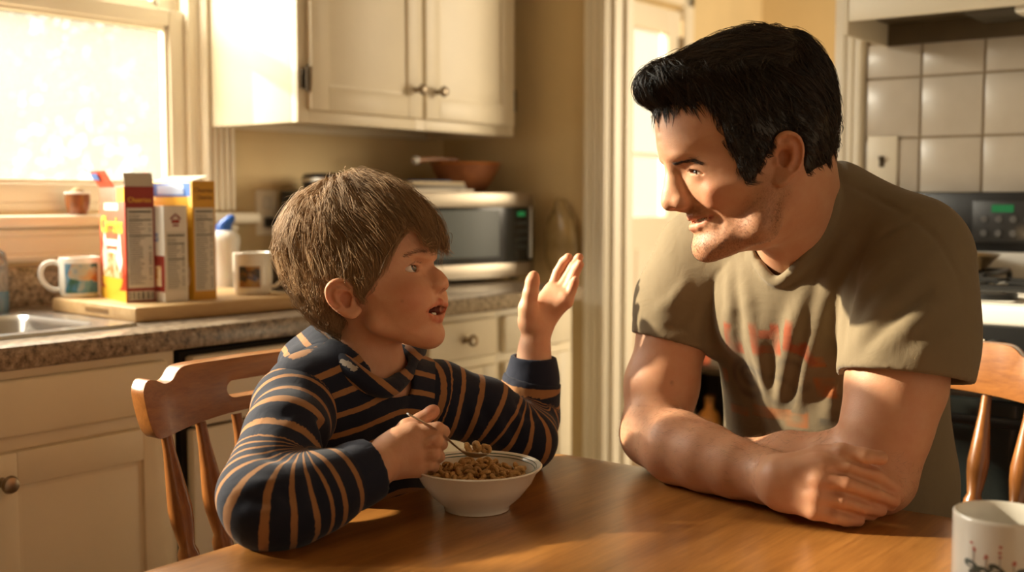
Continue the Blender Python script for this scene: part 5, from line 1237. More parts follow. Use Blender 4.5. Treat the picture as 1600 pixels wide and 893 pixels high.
V_, F_ = vh.mesh(1); q = [hit(vh, *p) for p in ((533, 563), (557, 578))]; fc_ = V_[F_].mean(1); lab = (near_curve(fc_, q) < .0042) & (((fc_-q[0])@(q[1]-q[0]) > 0)) & ((fc_-q[1])@(q[0]-q[1]) > 0)
mesh_obj('hood', V_, F_, [M['navy'], mat('woven_label', (.34, .29, .24), .7)], top, bo, mat_idx=lab.astype(np.int32), attrs={'stripe': V_@np.array([.50, -.40, .72])+1})
vl = Vol(nc-.16, nc+.16, .003)
for i in list(range(33, 40))+list(range(0, 6)): vl.add(rc(hp_[i]*.93+nc*.07+[0, 0, hr_[i]*.35], hp_[(i+1) % 40]*.93+nc*.07+[0, 0, hr_[i]*.35], hr_[i]*.86, hr_[(i+1) % 40]*.86), .004)
vl.sub(rc(P(584, 600, 1.512), P(572, 500, 1.53), .0470, .0525), .003)
V_, F_ = vl.mesh(1); mesh_obj('hood_lining', V_, F_, M['hoodlining'], top, bo)
# trousers and shoes, under the table
VT = Vol((.86, .70, -.01), (1.32, 1.32, .74), .008)
VT.add(ell((1.09, 1.13, .56), (.11, .105, .10)), 0)
for x0, x1 in ((1.04, 1.02), (1.14, 1.17)):
    chain(VT, [((x0, 1.11, .515), .062), ((x1, .82, .50), .048)], .03); chain(VT, [((x1, .82, .495), .047), ((x1, .86, .30), .043), ((x1, .89, .10), .038)], .02)
tV, tF = VT.mesh(1); mesh_obj('trousers', tV, tF, M['denim'], boy, bo)
for x in (1.02, 1.17): shoe(boy, bo, x, .86, 0, -1, .19)
# ================================================================ table and chairs
TX0, TX1, TY0, TY1, TZ_ = -.12, 1.397, .09, 1.005, .75
tb = thing('dining_table', 'honey-brown wooden kitchen table with rounded corners, the bowl and white mug on it', 'table', ((TX0+TX1)/2, (TY0+TY1)/2, 0))
hx, hy = (TX1-TX0)/2, (TY1-TY0)/2
t = MB(); t.prism(rrect(-hx, hx, -hy, hy, .045, 8), .722, .75, 'XY', .007, seg=3); t.build('tabletop', M['tablewood'], tb)
t = MB()
for a, b2, c, d in ((-hx+.09, hx-.09, -hy+.085, -hy+.107), (-hx+.09, hx-.09, hy-.107, hy-.085), (-hx+.085, -hx+.107, -hy+.09, hy-.09), (hx-.107, hx-.085, -hy+.09, hy-.09)): t.box(a, b2, c, d, .66, .722, .002)
t.build('apron', M['tablewood'], tb)
for sx in (-1, 1):
    for sy in (-1, 1):
        l = MB(); x, y = sx*(hx-.09), sy*(hy-.09); l.box(x-.032, x+.032, y-.032, y+.032, .60, .722, .003)
        l.lathe([(.0, 0), (.018, 0), (.022, .02), (.017, .05), (.024, .2), (.031, .45), (.026, .52), (.034, .54), (.034, .56), (.026, .57), (.030, .60)], (x, y, 0), 24); l.build('leg', M['chairwood'], tb)
def make_chair(label, loc, rz):
    """kitchen chair: local -y is the way a sitter faces, the crest rail stands at y = 0"""
    c = thing('kitchen_chair', label, 'chair', loc, rz)
    r = MB(); W_ = .222
    half = [(0, .900), (.06, .900), (.125, .901), (.146, .897), (.160, .886), (.176, .883), (.194, .890), (.210, .892), (.220, .883), (.222, .868), (.216, .835), (.206, .818), (.190, .814), (.13, .820), (.06, .824), (0, .825)]
    half = catmull(half, 3, closed=False)
    poly = [(x, z) for x, z in half]+[(-x, z) for x, z in half[::-1][1:-1]]
    slot = [(.058*math.copysign(1, math.cos(a))*.72+.016*math.cos(a), .8565+.0125*math.sin(a)) for a in np.linspace(0, 2*math.pi, 24, endpoint=False)]
    r.prism(poly, -.014, .014, 'XZ', .005, holes=[slot], seg=3)
    # the rail is bowed: its ends come forward
    r.v = [(x, y-.9*x*x+.02+(z-.86)*.18, z) for x, y, z in r.v]
    r.build('crest_rail', M['railwood'], c, 40)
    sp = [(.0075, 0), (.0095, .06), (.011, .14), (.0125, .20), (.0145, .215), (.0145, .225), (.0105, .235), (.0155, .27), (.0165, .29), (.0125, .33), (.0085, .37), (.0075, .40)]
    for k in range(6):
        x = -.176+.0704*k; s = MB(); top = Vector((x*1.0, -.9*x*x+.012, .818)); bot = Vector((x*.86, -.075-.35*x*x*.6, .445)); s.lathe([(rr, h/.40*(top-bot).length) for rr, h in sp], n=16)
        q = (top-bot).to_track_quat('Z', 'Y').to_matrix().to_4x4(); q.translation = bot; s.v = [tuple(q @ Vector(v)) for v in s.v]; s.build('spindle', M['chairwood'], c, 40)
    s = MB(); pts = [(-.19, -.03), (-.20, -.25), (-.215, -.41), (-.15, -.44), (.15, -.44), (.215, -.41), (.20, -.25), (.19, -.03), (.10, -.012), (-.10, -.012)]
    s.prism([tuple(p) for p in catmull(pts, 4)], .425, .455, 'XY', .008, seg=3); s.build('seat', M['railwood'], c, 40)
    for sx in (-1, 1):
        for (y0, y1) in ((-.39, -.43), (-.07, .0)):
            l = MB(); top = Vector((sx*.15, y0, .428)); bot = Vector((sx*.20, y1, 0)); l.lathe([(.011, 0), (.014, .04), (.012, .1), (.018, .2), (.020, .26), (.016, .30), (.019, .31), (.015, .33), (.013, .43)], n=16)
            q = (top-bot).to_track_quat('Z', 'Y').to_matrix().to_4x4(); q.translation = bot; l.v = [tuple(q @ Vector(v)) for v in l.v]; l.build('leg', M['chairwood'], c, 40)
    s = MB(); s.tube([(-.18, -.42, .2), (.18, -.42, .2)], [.008, .008], 12); s.tube([(-.18, -.41, .15), (-.185, -.02, .15)], .008, 12); s.tube([(.18, -.41, .15), (.185, -.02, .15)], .008, 12)
    s.build('stretcher', M['chairwood'], c, 40)
    return c
ch1 = make_chair('wooden spindle-back chair the boy sits on, beside the dishwasher', (1.105, 1.315, 0), 0)
ch2 = copy_tree(ch1); ch1['group'] = 'wooden kitchen chairs'; ch2['group'] = 'wooden kitchen chairs'; ch2['label'] = 'wooden spindle-back chair behind the man, in front of the stove'; ch2.location = (1.895, .61, 0); ch2.rotation_euler = (0, 0, math.radians(-90))
# ================================================================ bowl of cereal
BC = Vector(P(749, 742, 1.43)); BC.z = .75
BC = Vector(((on_z(745, 808, .75)+np.array([.032, .026, 0]))))
BC.z = .7505
bw = thing('cereal_bowl', 'cream bowl with thin green rim lines, full of ring cereal, on the table', 'bowl', tuple(BC))
BP = [(0, .004), (.034, .003), (.036, 0), (.040, 0), (.041, .005), (.055, .017), (.068, .034), (.0745, .047), (.079, .051), (.0805, .053), (.079, .0545), (.0735, .052), (.070, .0465), (.062, .031), (.050, .017), (.034, .0085), (0, .007)]
MB().lathe(BP, n=72, cap=False).build('shell', M['porcelain'], bw, 50)
M['greenline'] = mat('green_glaze_line', (.10, .16, .12), .2, coat=.4)
for r, z in ((.0735, .0523), (.0712, .0492)):
    n = 72; t = MB(); t.tube([(r*math.cos(2*math.pi*i/n), r*math.sin(2*math.pi*i/n), z) for i in range(n)], .00055, 6, closed=True); t.build('rim_line', M['greenline'], bw, 60)
M['cereal'] = mat('toasted_oat', (.62, .36, .13), .7, var=.35, vscale=90, bump=.9, bscale=420)
bed = MB(); n = 40; vs = [(0, 0, .030)]; fs = []; rng = np.random.default_rng(8)
for k in range(1, 9):
    for i in range(n): a = 2*math.pi*i/n; r = .0665*k/8; vs.append((r*math.cos(a), r*math.sin(a), .0325+.0025*rng.normal() if k < 8 else .038))
for i in range(n): fs.append((0, 1+i, 1+(i+1) % n))
for k in range(7): fs += [(1+k*n+i, 1+(k+1)*n+i, 1+(k+1)*n+(i+1) % n, 1+k*n+(i+1) % n) for i in range(n)]
bed.add(vs, fs); o = bed.build('cereal_bed', M['cereal'], None, 60, tuple(BC)); tag(o, 'layer of crushed oat cereal under the rings in the cream bowl', 'cereal', kind='stuff')
def ring_mesh(seed):
    r = np.random.default_rng(seed); m = MB(); n = 18; R0 = .0052; pts = [(R0*(1+.08*r.normal())*math.cos(2*math.pi*i/n), R0*(1+.08*r.normal())*math.sin(2*math.pi*i/n), .0004*r.normal()) for i in range(n)]
    pts = (np.array(pts)+np.roll(pts, 1, 0)+np.roll(pts, -1, 0))/3*1.03
    m.tube([tuple(p) for p in pts], list(.0027*(1+.10*r.normal(size=n))), 9, closed=True); o = m.build('cereal_ring', M['cereal'], None, 80); return o
protos = [ring_mesh(s) for s in range(5)]
pos = []; rng = np.random.default_rng(5); tries = 0; done = []
while len(done) < 84 and tries < 20000:
    tries += 1; a = rng.uniform(0, 2*math.pi); r = .0585*math.sqrt(rng.random()); z = .0375+.0085*rng.random()+(.003 if r < .03 else 0)
    p = np.array([r*math.cos(a), r*math.sin(a), z])
    if all(np.linalg.norm((p-q)*[1, 1, 1.2]) > .0098 for q in done): done.append(p)
for k, p in enumerate(done):
    o = protos[k] if k < 5 else protos[k % 5].copy()
    if k >= 5: COL.objects.link(o)
    o.location = BC+Vector(p); o.rotation_euler = (rng.normal(0, .7), rng.normal(0, .7), rng.uniform(0, 6.28)); tag(o, 'toasted oat ring lying among the others in the cream bowl', 'cereal', 'cereal rings in the bowl')
# ---------------------------------------------------------------- spoon held by the boy
hp = lambda px, py, d: Vector(P(px, py, d))
sa, sb, sc_, se = hp(637, 646, 1.338), hp(664, 661, 1.348), hp(692, 680, 1.376), hp(716, 700, 1.392)
spn = thing('spoon', 'steel spoon in the hand of the boy, carrying three cereal rings over the bowl', 'spoon', tuple(sa))
tip = hp(764, 705, 1.41); bc_ = hp(740, 705, 1.401)
pts = catmull([tuple(sa), tuple(sb), tuple(sc_), tuple(se), tuple(hp(722, 705, 1.395))], 8, closed=False)
m = MB(); N_ = len(pts); prev = None; vs = []; fs = []
hn = Vector(np.cross((pts[-1]-pts[0])/np.linalg.norm(pts[-1]-pts[0]), _V)).normalized()
for i, p in enumerate(pts):
    tq = Vector(pts[min(i+1, N_-1)]-pts[max(i-1, 0)]).normalized(); f = i/(N_-1); wd = .0058*(1-f)**1.3+.0022 if f < .97 else .003; th = .0011
    side = tq.cross(Vector((0, 0, 1))).normalized(); nn = side.cross(tq).normalized()
    if i == 0: wd *= .6
    for k in range(10): a = 2*math.pi*k/10; q = Vector(p)+side*wd*math.cos(a)+nn*th*math.sin(a)-sa; vs.append(tuple(q))
for i in range(N_-1): fs += [(i*10+k, i*10+(k+1) % 10, (i+1)*10+(k+1) % 10, (i+1)*10+k) for k in range(10)]
fs += [tuple(range(10)), tuple(range((N_-1)*10, N_*10))]; m.add(vs, fs); m.build('handle', M['steel'], spn, 50)
ax_ = (tip-hp(719, 702, 1.394)); ln = ax_.length; ax_.normalize(); sd_ = ax_.cross(Vector((0, 0, 1))).normalized(); nn = sd_.cross(ax_).normalized(); c0 = (tip+hp(719, 702, 1.394))/2
vs = []; fs = []; nr, na = 8, 32
def sp_pt(r, a, off):
    w_ = .0145*(1+.12*math.cos(a)); u = r*math.cos(a)*ln/2; v = r*math.sin(a)*w_; return tuple(c0+ax_*u+sd_*v+nn*(-.0075*(1-r*r)+off)-sa)
for off in (0, -.0012):
    vs.append(sp_pt(0, 0, off))
    for j in range(1, nr+1): vs += [sp_pt(j/nr, 2*math.pi*k/na, off) for k in range(na)]
B = 1+nr*na
for b0 in (0, B):
    fs += [(b0, b0+1+k, b0+1+(k+1) % na) for k in range(na)]
    for j in range(nr-1): fs += [(b0+1+j*na+k, b0+1+(j+1)*na+k, b0+1+(j+1)*na+(k+1) % na, b0+1+j*na+(k+1) % na) for k in range(na)]
e0_ = 1+(nr-1)*na; fs += [(e0_+k, e0_+(k+1) % na, B+e0_+(k+1) % na, B+e0_+k) for k in range(na)]
m = MB(); m.add(vs, fs); m.build('spoon_bowl', M['steel'], spn, 60)
for k, (px, py, rot) in enumerate(((731, 699, (1.2, .1, .5)), (745, 697, (1.35, .3, 1.3)), (759, 701, (1.0, -.2, 2.2)), (738, 706, (.1, .2, 0)))):
    o = protos[k].copy(); COL.objects.link(o); o.location = hp(px, py, 1.398+.002*k); o.rotation_euler = rot; tag(o, 'toasted oat ring riding on the spoon above the bowl', 'cereal', 'cereal rings on the spoon')
# ================================================================ mugs
def decor(name, nt_colors, scale, th=.45):
    m, nt, b = new_mat(name); tc = nt.nodes.new('ShaderNodeTexCoord'); nz = _n(nt, 'ShaderNodeTexVoronoi', Scale=scale); nt.links.new(tc.outputs['Object'], nz.inputs['Vector'])
    n2 = _n(nt, 'ShaderNodeTexNoise', Scale=scale*1.3, Detail=3.0); nt.links.new(tc.outputs['Object'], n2.inputs['Vector'])
    mx = nt.nodes.new('ShaderNodeMix'); mx.data_type = 'RGBA'; mx.inputs['Factor'].default_value = .55; nt.links.new(nz.outputs['Color'], mx.inputs['A']); nt.links.new(n2.outputs['Color'], mx.inputs['B'])
    sp = nt.nodes.new('ShaderNodeSeparateColor'); nt.links.new(mx.outputs['Result'], sp.inputs[0]); k = len(nt_colors)
    c = ramp(nt, sp.outputs[0], [(.25+.5*i/(k-1), q) for i, q in enumerate(nt_colors)]); nt.links.new(c, b.inputs['Base Color']); b.inputs['Roughness'].default_value = .25; return m
def mug(label, loc, r, h, handle_ang, pic=None, picm=None, hs=1.0):
    t = thing('mug', label, 'mug', loc, 0, 'white mugs')
    prof = [(0, .003), (r*.80, .0025), (r*.84, 0), (r*.92, .002), (r*.97, .008), (r, .03), (r, h-.004), (r*.995, h-.001), (r*.965, h), (r*.935, h-.002), (r*.925, h-.01), (r*.92, .02), (r*.88, .010), (r*.7, .007), (0, .006)]
    MB().lathe(prof, n=56, cap=False).build('cup', M['porcelain'], t, 50)
    m = MB(); q = [(r*.97, h*.83), (r+.012*hs, h*.88), (r+.028*hs, h*.80), (r+.034*hs, h*.58), (r+.028*hs, h*.36), (r+.012*hs, h*.20), (r*.95, h*.19)]
    q = catmull(q, 5, closed=False); m.tube([(x*math.cos(handle_ang), x*math.sin(handle_ang), z) for x, z in q], .0052*hs, 10); m.build('handle', M['porcelain'], t, 60)
    if pic:
        a0, a1, z0, z1 = pic; m = MB(); n = 22; vs = []
        for i in range(n+1):
            a = a0+(a1-a0)*i/n
            for rr in (r+.0002, r+.0008):
                for z in (z0, z1): vs.append((rr*math.cos(a), rr*math.sin(a), z))
        fs = []
        for i in range(n): b = 4*i; fs += [(b, b+4, b+5, b+1), (b+2, b+3, b+7, b+6), (b, b+2, b+6, b+4), (b+1, b+5, b+7, b+3)]
        fs += [(0, 1, 3, 2), (4*n, 4*n+2, 4*n+3, 4*n+1)]
        m.add(vs, fs); m.build('picture', picm, t, 40)
    return t
m1 = M['pic_sea'] = decor('picture_seaside', [(.04, .11, .06), (.05, .16, .26), (.10, .25, .38), (.40, .38, .30), (.50, .20, .06), (.34, .06, .04)], 30)
m2 = M['pic_dark'] = decor('picture_market', [(.03, .035, .05), (.07, .06, .05), (.25, .11, .04), (.40, .25, .08), (.06, .10, .22)], 45)
camdir = math.atan2(-1, -1.2)
BZ = .9285
mug('white mug with a colourful blue picture, on the board left of the red cereal box', (*on_z(118, 466, BZ)[:2]+np.array([.03, .03]), BZ), .041, .082, math.radians(148), (math.radians(195), math.radians(292), .010, .070), m1)
mug('white mug with a small dark picture, on the right end of the board', (*on_z(390, 461, BZ)[:2]+np.array([.03, .025]), BZ), .0405, .088, math.radians(-60), (math.radians(188), math.radians(252), .016, .060), m2, .85)
MG = on_z(1562, 952, .75)
fg = mug('white mug with a faded flower print, at the near corner of the table', (MG[0], MG[1], .7502), .0432, .092, math.radians(-80))
# flower print on the near mug: small leaves and blossoms lying on the glaze
def on_mug(a, z, r=.0435): return Vector((r*math.cos(a), r*math.sin(a), z))
cols = {'leaf_print': (.10, .115, .10), 'blossom_print': (.55, .16, .13), 'stem_print': (.28, .27, .27)}
rng = np.random.default_rng(2); aa = math.atan2(-MG[1], -MG[0])
def petal(mb, a, z, l, w, rot):
    vs = []; n = 12
    for k in range(n):
        t = 2*math.pi*k/n; x = l*math.cos(t); y = w*math.sin(t)*(1-.4*math.cos(t)); u = x*math.cos(rot)-y*math.sin(rot); v = x*math.sin(rot)+y*math.cos(rot); vs.append(tuple(on_mug(a+u/.0435, z+v)))
    mb.add(vs, [tuple(range(n))])
lf, bl, stm = MB(), MB(), MB()
for k in range(5):
    a = aa-.62+.27*k; z = .050+.005*rng.normal()
    petal(lf, a, z, .0075, .0035, rng.uniform(-.5, .5)); petal(lf, a+.08, z-.006, .006, .003, rng.uniform(-.9, .9))
    for j in range(3): petal(bl, a+.05+.02*rng.normal(), z+.014+.003*rng.normal(), .0016, .0013, 0)
    stm.tube([on_mug(a+.05, z+.013, .0434), on_mug(a+.055, z+.004, .0434), on_mug(a+.04, z-.012, .0434)], .0004, 5)
o1 = lf.build('leaf_print', mat('leaf_glaze', cols['leaf_print'], .2), fg, 0); o2 = bl.build('blossom_print', mat('blossom_glaze', cols['blossom_print'], .2), fg, 0); stm.build('stem_print', mat('stem_glaze', cols['stem_print'], .2), fg, 0)
# ================================================================ things on the counter
cb = thing('cutting_board', 'thick pale wooden board carrying the cereal boxes and two mugs', 'cutting board', (1.255, 1.838, .9005), math.radians(-5.0))
b = MB(); b.box(0, .40, 0, .33, 0, .028, .004, 3); b.build('plank', M['board'], cb)
b = MB(); b.box(-.0006, .002, .10, .19, .009, .019, .0005); b.build('hand_groove', wood('groove_wood', (.20, .11, .04), (.30, .17, .07), 'Y'), cb)
INK = mat('black_ink', (.03, .028, .026), .6); PAPER = mat('nutrition_panel', (.62, .57, .48), .6)
def facts(parent, w, h, x0, z0, y, seed):
    """nutrition panel on the narrow side (facing -y): ruled lines of print"""
    p = MB(); p.box(x0, x0+w, y-.0006, y, z0, z0+h); o = p.build('nutrition_panel', PAPER, parent)
    l = MB(); r = random.Random(seed); z = z0+h-.006
    l.box(x0+.003, x0+w-.003, y-.0012, y-.0005, z-.003, z); z -= .008
    k = 0
    while z > z0+.006:
        if k in (2, 9): l.box(x0+.003, x0+w-.003, y-.0012, y-.0005, z-.0022, z); z -= .005
        else:
            x = x0+.003; e = x0+w*r.uniform(.45, .7)
            while x < e: q = r.uniform(.002, .006); l.box(x, min(x+q, e), y-.0012, y-.0005, z-.0012, z); x += q+.0012
            if k > 2 and r.random() < .7: l.box(x0+w-.009, x0+w-.004, y-.0012, y-.0005, z-.0012, z)
            z -= .0042
        k += 1
    l.build('print_lines', INK, o, 0); return o
def carton(label, loc, rz, w, d, h, body, sidec, open_top=False):
    """box: wide front faces -x (width w along y), narrow side faces -y (depth d along x)"""
    t = thing('cereal_box', label, 'cereal box', loc, rz, 'cereal boxes on the board')
    b = MB(); b.box(0, d, 0, w, 0, h, .0012); b.build('carton', body, t)
    b = MB(); b.box(.0005, d-.0005, -.0005, .002, .001, h-.001); b.build('side_face', sidec, t)
    return t
RED_ = mat('carton_red', (.55, .055, .018), .45); DRED = mat('carton_dark_red', (.26, .022, .012), .45); YEL = mat('carton_yellow', (.72, .40, .03), .45); YEL2 = mat('carton_deep_yellow', (.60, .30, .02), .45); WHT = mat('carton_white', (.72, .66, .58), .5)
YTXT = mat('yellow_lettering', (.85, .50, .04), .45); BRN = mat('brown_lettering', (.13, .05, .015), .5); BLUE = mat('blue_print', (.06, .16, .45), .4); FLAPIN = mat('carton_inside', (.52, .45, .36), .7)
OATS = decor('printed_cereal', [(.50, .22, .06), (.75, .50, .25), (.85, .72, .5)], 70)
rb = on_z(198, 473, BZ)
R1 = carton('red cereal box with yellow lettering and open top flaps', (rb[0], rb[1], BZ), math.radians(-17), .165, .058, .225, RED_, DRED)
ROT = (math.radians(90), 0, math.radians(-90)); SIDE = (math.radians(90), 0, 0)
def fbox(name, par, y0, y1, z0, z1, m, th=.0006):
    b = MB(); b.box(-th, .0002, y0, y1, z0, z1); return b.build(name, m, par)
# the front (facing -x) reads from high y to low y
o = fbox('cream_band', R1, .04, .13, .178, .192, WHT); fbox('cream_band', R1, .05, .12, .108, .120, WHT); fbox('cream_band', R1, .06, .12, .086, .1, WHT)
fbox('yellow_corner', R1, .0, .045, .195, .222, YTXT); fbox('yellow_corner', R1, .0, .165, .0, .022, YTXT)
text_mesh('lettering', 'Cheerios', .046, YTXT, R1, (-.0008, .0825, .148), ROT, .0004, .82, offset=.0012)
b = MB(); n = 28; b.prism([(.085+.062*math.cos(2*math.pi*i/n), .055+.040*math.sin(2*math.pi*i/n)) for i in range(n)], -.0008, .0, 'YZ'); b.build('bowl_picture', OATS, R1)
b = MB(); b.prism([(.03, .03), (.15, .03), (.147, .045), (.033, .045)], -.0010, -.0006, 'YZ'); b.prism([(.085+.066*math.cos(a), .045+.030*math.sin(a)) for a in np.linspace(math.pi, 2*math.pi, 16)], -.0011, -.0007, 'YZ'); b.build('bowl_picture_rim', YTXT, R1)
b = MB()
for y in (.035, .13):
    b = MB(); b.prism([(y+.017*math.cos(a)*(.6 if math.sin(a) > 0 else 1), .095+.038*math.sin(a)) for a in np.linspace(0, 2*math.pi, 18, endpoint=False)], -.0009, -.0005, 'YZ'); b.build('splash_picture', WHT, R1)
facts(R1, .050, .155, .004, .028, -.0006, 3)
text_mesh('side_lettering', 'Cheerios', .0135, YTXT, R1, (.029, -.0007, .198), SIDE, .0003, .9)
b = MB()
for k in range(16):
    if k % 3 != 1: b.box(.006+.003*k, .0075+.003*k+(.0008 if k % 4 == 0 else 0), -.0012, -.0006, .006, .02)
b.build('barcode', INK, R1, 0); 
b = MB(); b.box(.004, .054, -.0010, -.0004, .004, .022); b.build('barcode_panel', PAPER, R1, 0)
def flap(par, p0, p1, out, ln, m, name='flap', th=.0008):
    p0, p1, out = Vector(p0), Vector(p1), Vector(out).normalized(); q = [p0, p1, p1+out*ln, p0+out*ln]; nn = (p1-p0).cross(out).normalized()*th
    b = MB(); b.add([tuple(v) for v in q]+[tuple(v+nn) for v in q], [(0, 1, 2, 3), (7, 6, 5, 4), (0, 4, 5, 1), (1, 5, 6, 2), (2, 6, 7, 3), (3, 7, 4, 0)]); return b.build(name, m, par, 0)
flap(R1, (.001, .0, .224), (.057, .0, .224), (0, .35, 1), .028, FLAPIN)
flap(R1, (.0, .162, .224), (.0, .06, .224), (-.55, 0, 1), .036, RED_); flap(R1, (.057, .06, .224), (.057, .162, .224), (.3, 0, 1), .03, RED_)
fl = flap(R1, (-.012, .155, .238), (-.012, .115, .238), (-.5, 0, 1), .014, BLUE, 'blue_print')
wb = on_z(264, 472, BZ)
W1 = carton('smaller white cereal box with a red house mark, between the red and yellow ones', (wb[0]-.007, wb[1]+.002, BZ), math.radians(-8), .13, .050, .186, WHT, WHT)
facts(W1, .042, .115, .004, .022, -.0006, 8)
b = MB(); cx, cz = .025, .165
for r0 in (.012, .009): b.tube([(cx-r0, -.001, cz-.004), (cx, -.001, cz-.004+r0*.9), (cx+r0, -.001, cz-.004)], .0009, 6)
b.box(cx-.008, cx+.008, -.0012, -.0005, cz-.012, cz-.005); b.box(cx-.006, cx+.006, -.0012, -.0005, cz-.018, cz-.015); b.build('house_mark', DRED, W1, 0)
fbox('red_panel', W1, .0, .07, .02, .09, DRED); fbox('picture', W1, .012, .06, .03, .07, OATS, .0009)
text_mesh('lettering', 'Oats', .034, BLUE, W1, (-.0008, .05, .128), ROT, .0003, .9)
b = MB(); b.tube([(.001, .0, .1862), (.049, .0, .1862)], .0008, 6); b.build('top_seam', FLAPIN, W1)
yb = on_z(303, 469, BZ)
Y1 = carton('tall yellow cereal box with dark lettering, beside the small white box', (yb[0], yb[1]+.0, BZ), math.radians(-6), .19, .052, .236, YEL, YEL2)
facts(Y1, .044, .165, .004, .018, -.0006, 5)
text_mesh('side_lettering', 'Cheerios', .0135, BRN, Y1, (.026, -.0007, .217), SIDE, .0003, .85); text_mesh('side_lettering', 'Cheerios', .0135, BRN, Y1, (.028, -.0007, .203), SIDE, .0003, .7)
fbox('blue_banner', Y1, .005, .15, .205, .232, BLUE); fbox('pale_banner', Y1, .03, .13, .209, .228, mat('pale_blue', (.45, .55, .7), .5), .0009)
text_mesh('lettering', 'Cheerios', .046, BRN, Y1, (-.0008, .095, .155), ROT, .0004, .85, offset=.001)
b = MB(); b.prism([(.06+.05*math.cos(2*math.pi*i/n), .05+.045*math.sin(2*math.pi*i/n)) for i in range(n)], -.0008, .0, 'YZ'); b.build('bowl_picture', OATS, Y1)
b = MB(); b.tube([(-.0006, .02+.018*math.cos(a), .145+.02*math.sin(a)) for a in np.linspace(-1.6, 1.6, 14)], .0016, 6); b.build('blue_ring_print', BLUE, Y1)
fo = flap(Y1, (.001, .0, .236), (.001, .15, .236), (.9, 0, .25), .04, FLAPIN)
# white bottle with blue spout
bt = on_z(357, 446, .90)
B1 = thing('squeeze_bottle', 'white plastic bottle with a blue flip spout, behind the right end of the board', 'bottle', (1.70, 2.14, .9005))
PL = mat('white_plastic', (.74, .71, .66), .35, sub=.1)
MB().lathe([(0, 0), (.030, 0), (.034, .004), (.036, .02), (.033, .055), (.031, .08), (.034, .11), (.037, .13), (.036, .142), (.028, .152), (.02, .156), (0, .157)], n=32).build('body', PL, B1, 50)
b = MB(); b.lathe([(.018, 0), (.018, .012), (.014, .016), (0, .017)], (0, 0, .155), 24); q = Matrix.Rotation(math.radians(52), 4, 'Y'); 
s = MB(); s.lathe([(.012, 0), (.013, .01), (.010, .03), (.006, .038), (0, .04)], n=20); mm_ = Matrix.Translation((-.006, 0, .163)) @ Matrix.Rotation(math.radians(48), 4, (.793, .609, 0)) ; s.v = [tuple(mm_ @ Vector(v)) for v in s.v]; b.add(s.v, s.f); b.build('spout', mat('blue_plastic', (.02, .10, .42), .3), B1, 50)
# soap bottle
SB = thing('soap_bottle', 'clear pump bottle of blue washing-up soap behind the sink', 'bottle', (1.185, 2.215, .9005))
CLR = mat('clear_plastic', (.9, .95, .95), .08, trans=.9, ior=1.3); BLQ = mat('blue_soap', (.03, .25, .42), .1, trans=.35)
MB().lathe([(0, 0), (.028, 0), (.031, .004), (.031, .10), (.026, .122), (.012, .132), (.012, .138), (0, .138)], n=28).build('bottle', CLR, SB, 50)
MB().lathe([(0, .002), (.0295, .003), (.0295, .045), (0, .046)], n=28).build('soap', BLQ, SB, 50)
b = MB(); b.box(-.0318, -.030, -.018, .018, .035, .095); b.build('label', WHT, SB)
b = MB(); b.lathe([(.014, .135), (.014, .15), (.005, .152), (.005, .178), (.011, .18), (.011, .188), (0, .19)], n=20); b.tube([(0, 0, .184), (-.03, -.012, .184), (-.04, -.016, .178)], .0042, 10); b.build('pump', PL, SB, 50)
# terracotta pot on the sill
so_ = on_z(38, 334, 1.094)
PT = thing('candle_pot', 'small brown clay pot with a pale rim on the window sill', 'pot', (so_[0], YW-.030, 1.0945))
MB().lathe([(0, 0), (.019, 0), (.024, .012), (.0265, .032), (.0255, .045), (.0265, .048), (.0225, .048), (.021, .035), (0, .03)], n=28).build('pot', mat('fired_clay', (.30, .10, .03), .35, var=.4, vscale=60, coat=.4), PT, 50)
b = MB(); b.tube([(.0262*math.cos(a), .0262*math.sin(a), .0465) for a in np.linspace(0, 2*math.pi, 28, endpoint=False)], .0022, 8, closed=True); b.build('rim', WHT, PT)
MB().lathe([(0, .03), (.02, .036), (.014, .052), (.006, .058), (0, .06)], n=20).build('stopper', mat('cork', (.32, .20, .09), .8), PT, 50)
# outlet with a plug
OL = thing('wall_outlet', 'cream wall outlet with a black plug in it, left of the coffee maker', 'outlet', (1.979, YW, 1.093))
MB().box(-.036, .036, -.006, 0, -.058, .058, .004).build('plate', M['trim'], OL)
b = MB(); b.box(-.017, .017, -.008, -.005, .008, .042, .005); b.box(-.017, .017, -.008, -.005, -.042, -.008, .005); rc_ = b.build('receptacle', PAPER, OL)
PGt = thing('power_plug', 'black power plug and its cord hanging from the wall outlet', 'plug', (1.979, YW-.008, 1.068))
b = MB(); b.box(-.014, .014, -.032, -.0005, -.012, .012, .005); b.build('plug_body', M['black'], PGt)
b = MB(); b.tube([tuple(v) for v in catmull([(0, -.03, 0), (.004, -.046, -.006), (.008, -.046, -.05), (-.01, -.05, -.12), (-.03, -.065, -.158), (-.07, -.09, -.163)], 6, closed=False)], .0035, 8); b.build('cord', M['black'], PGt)
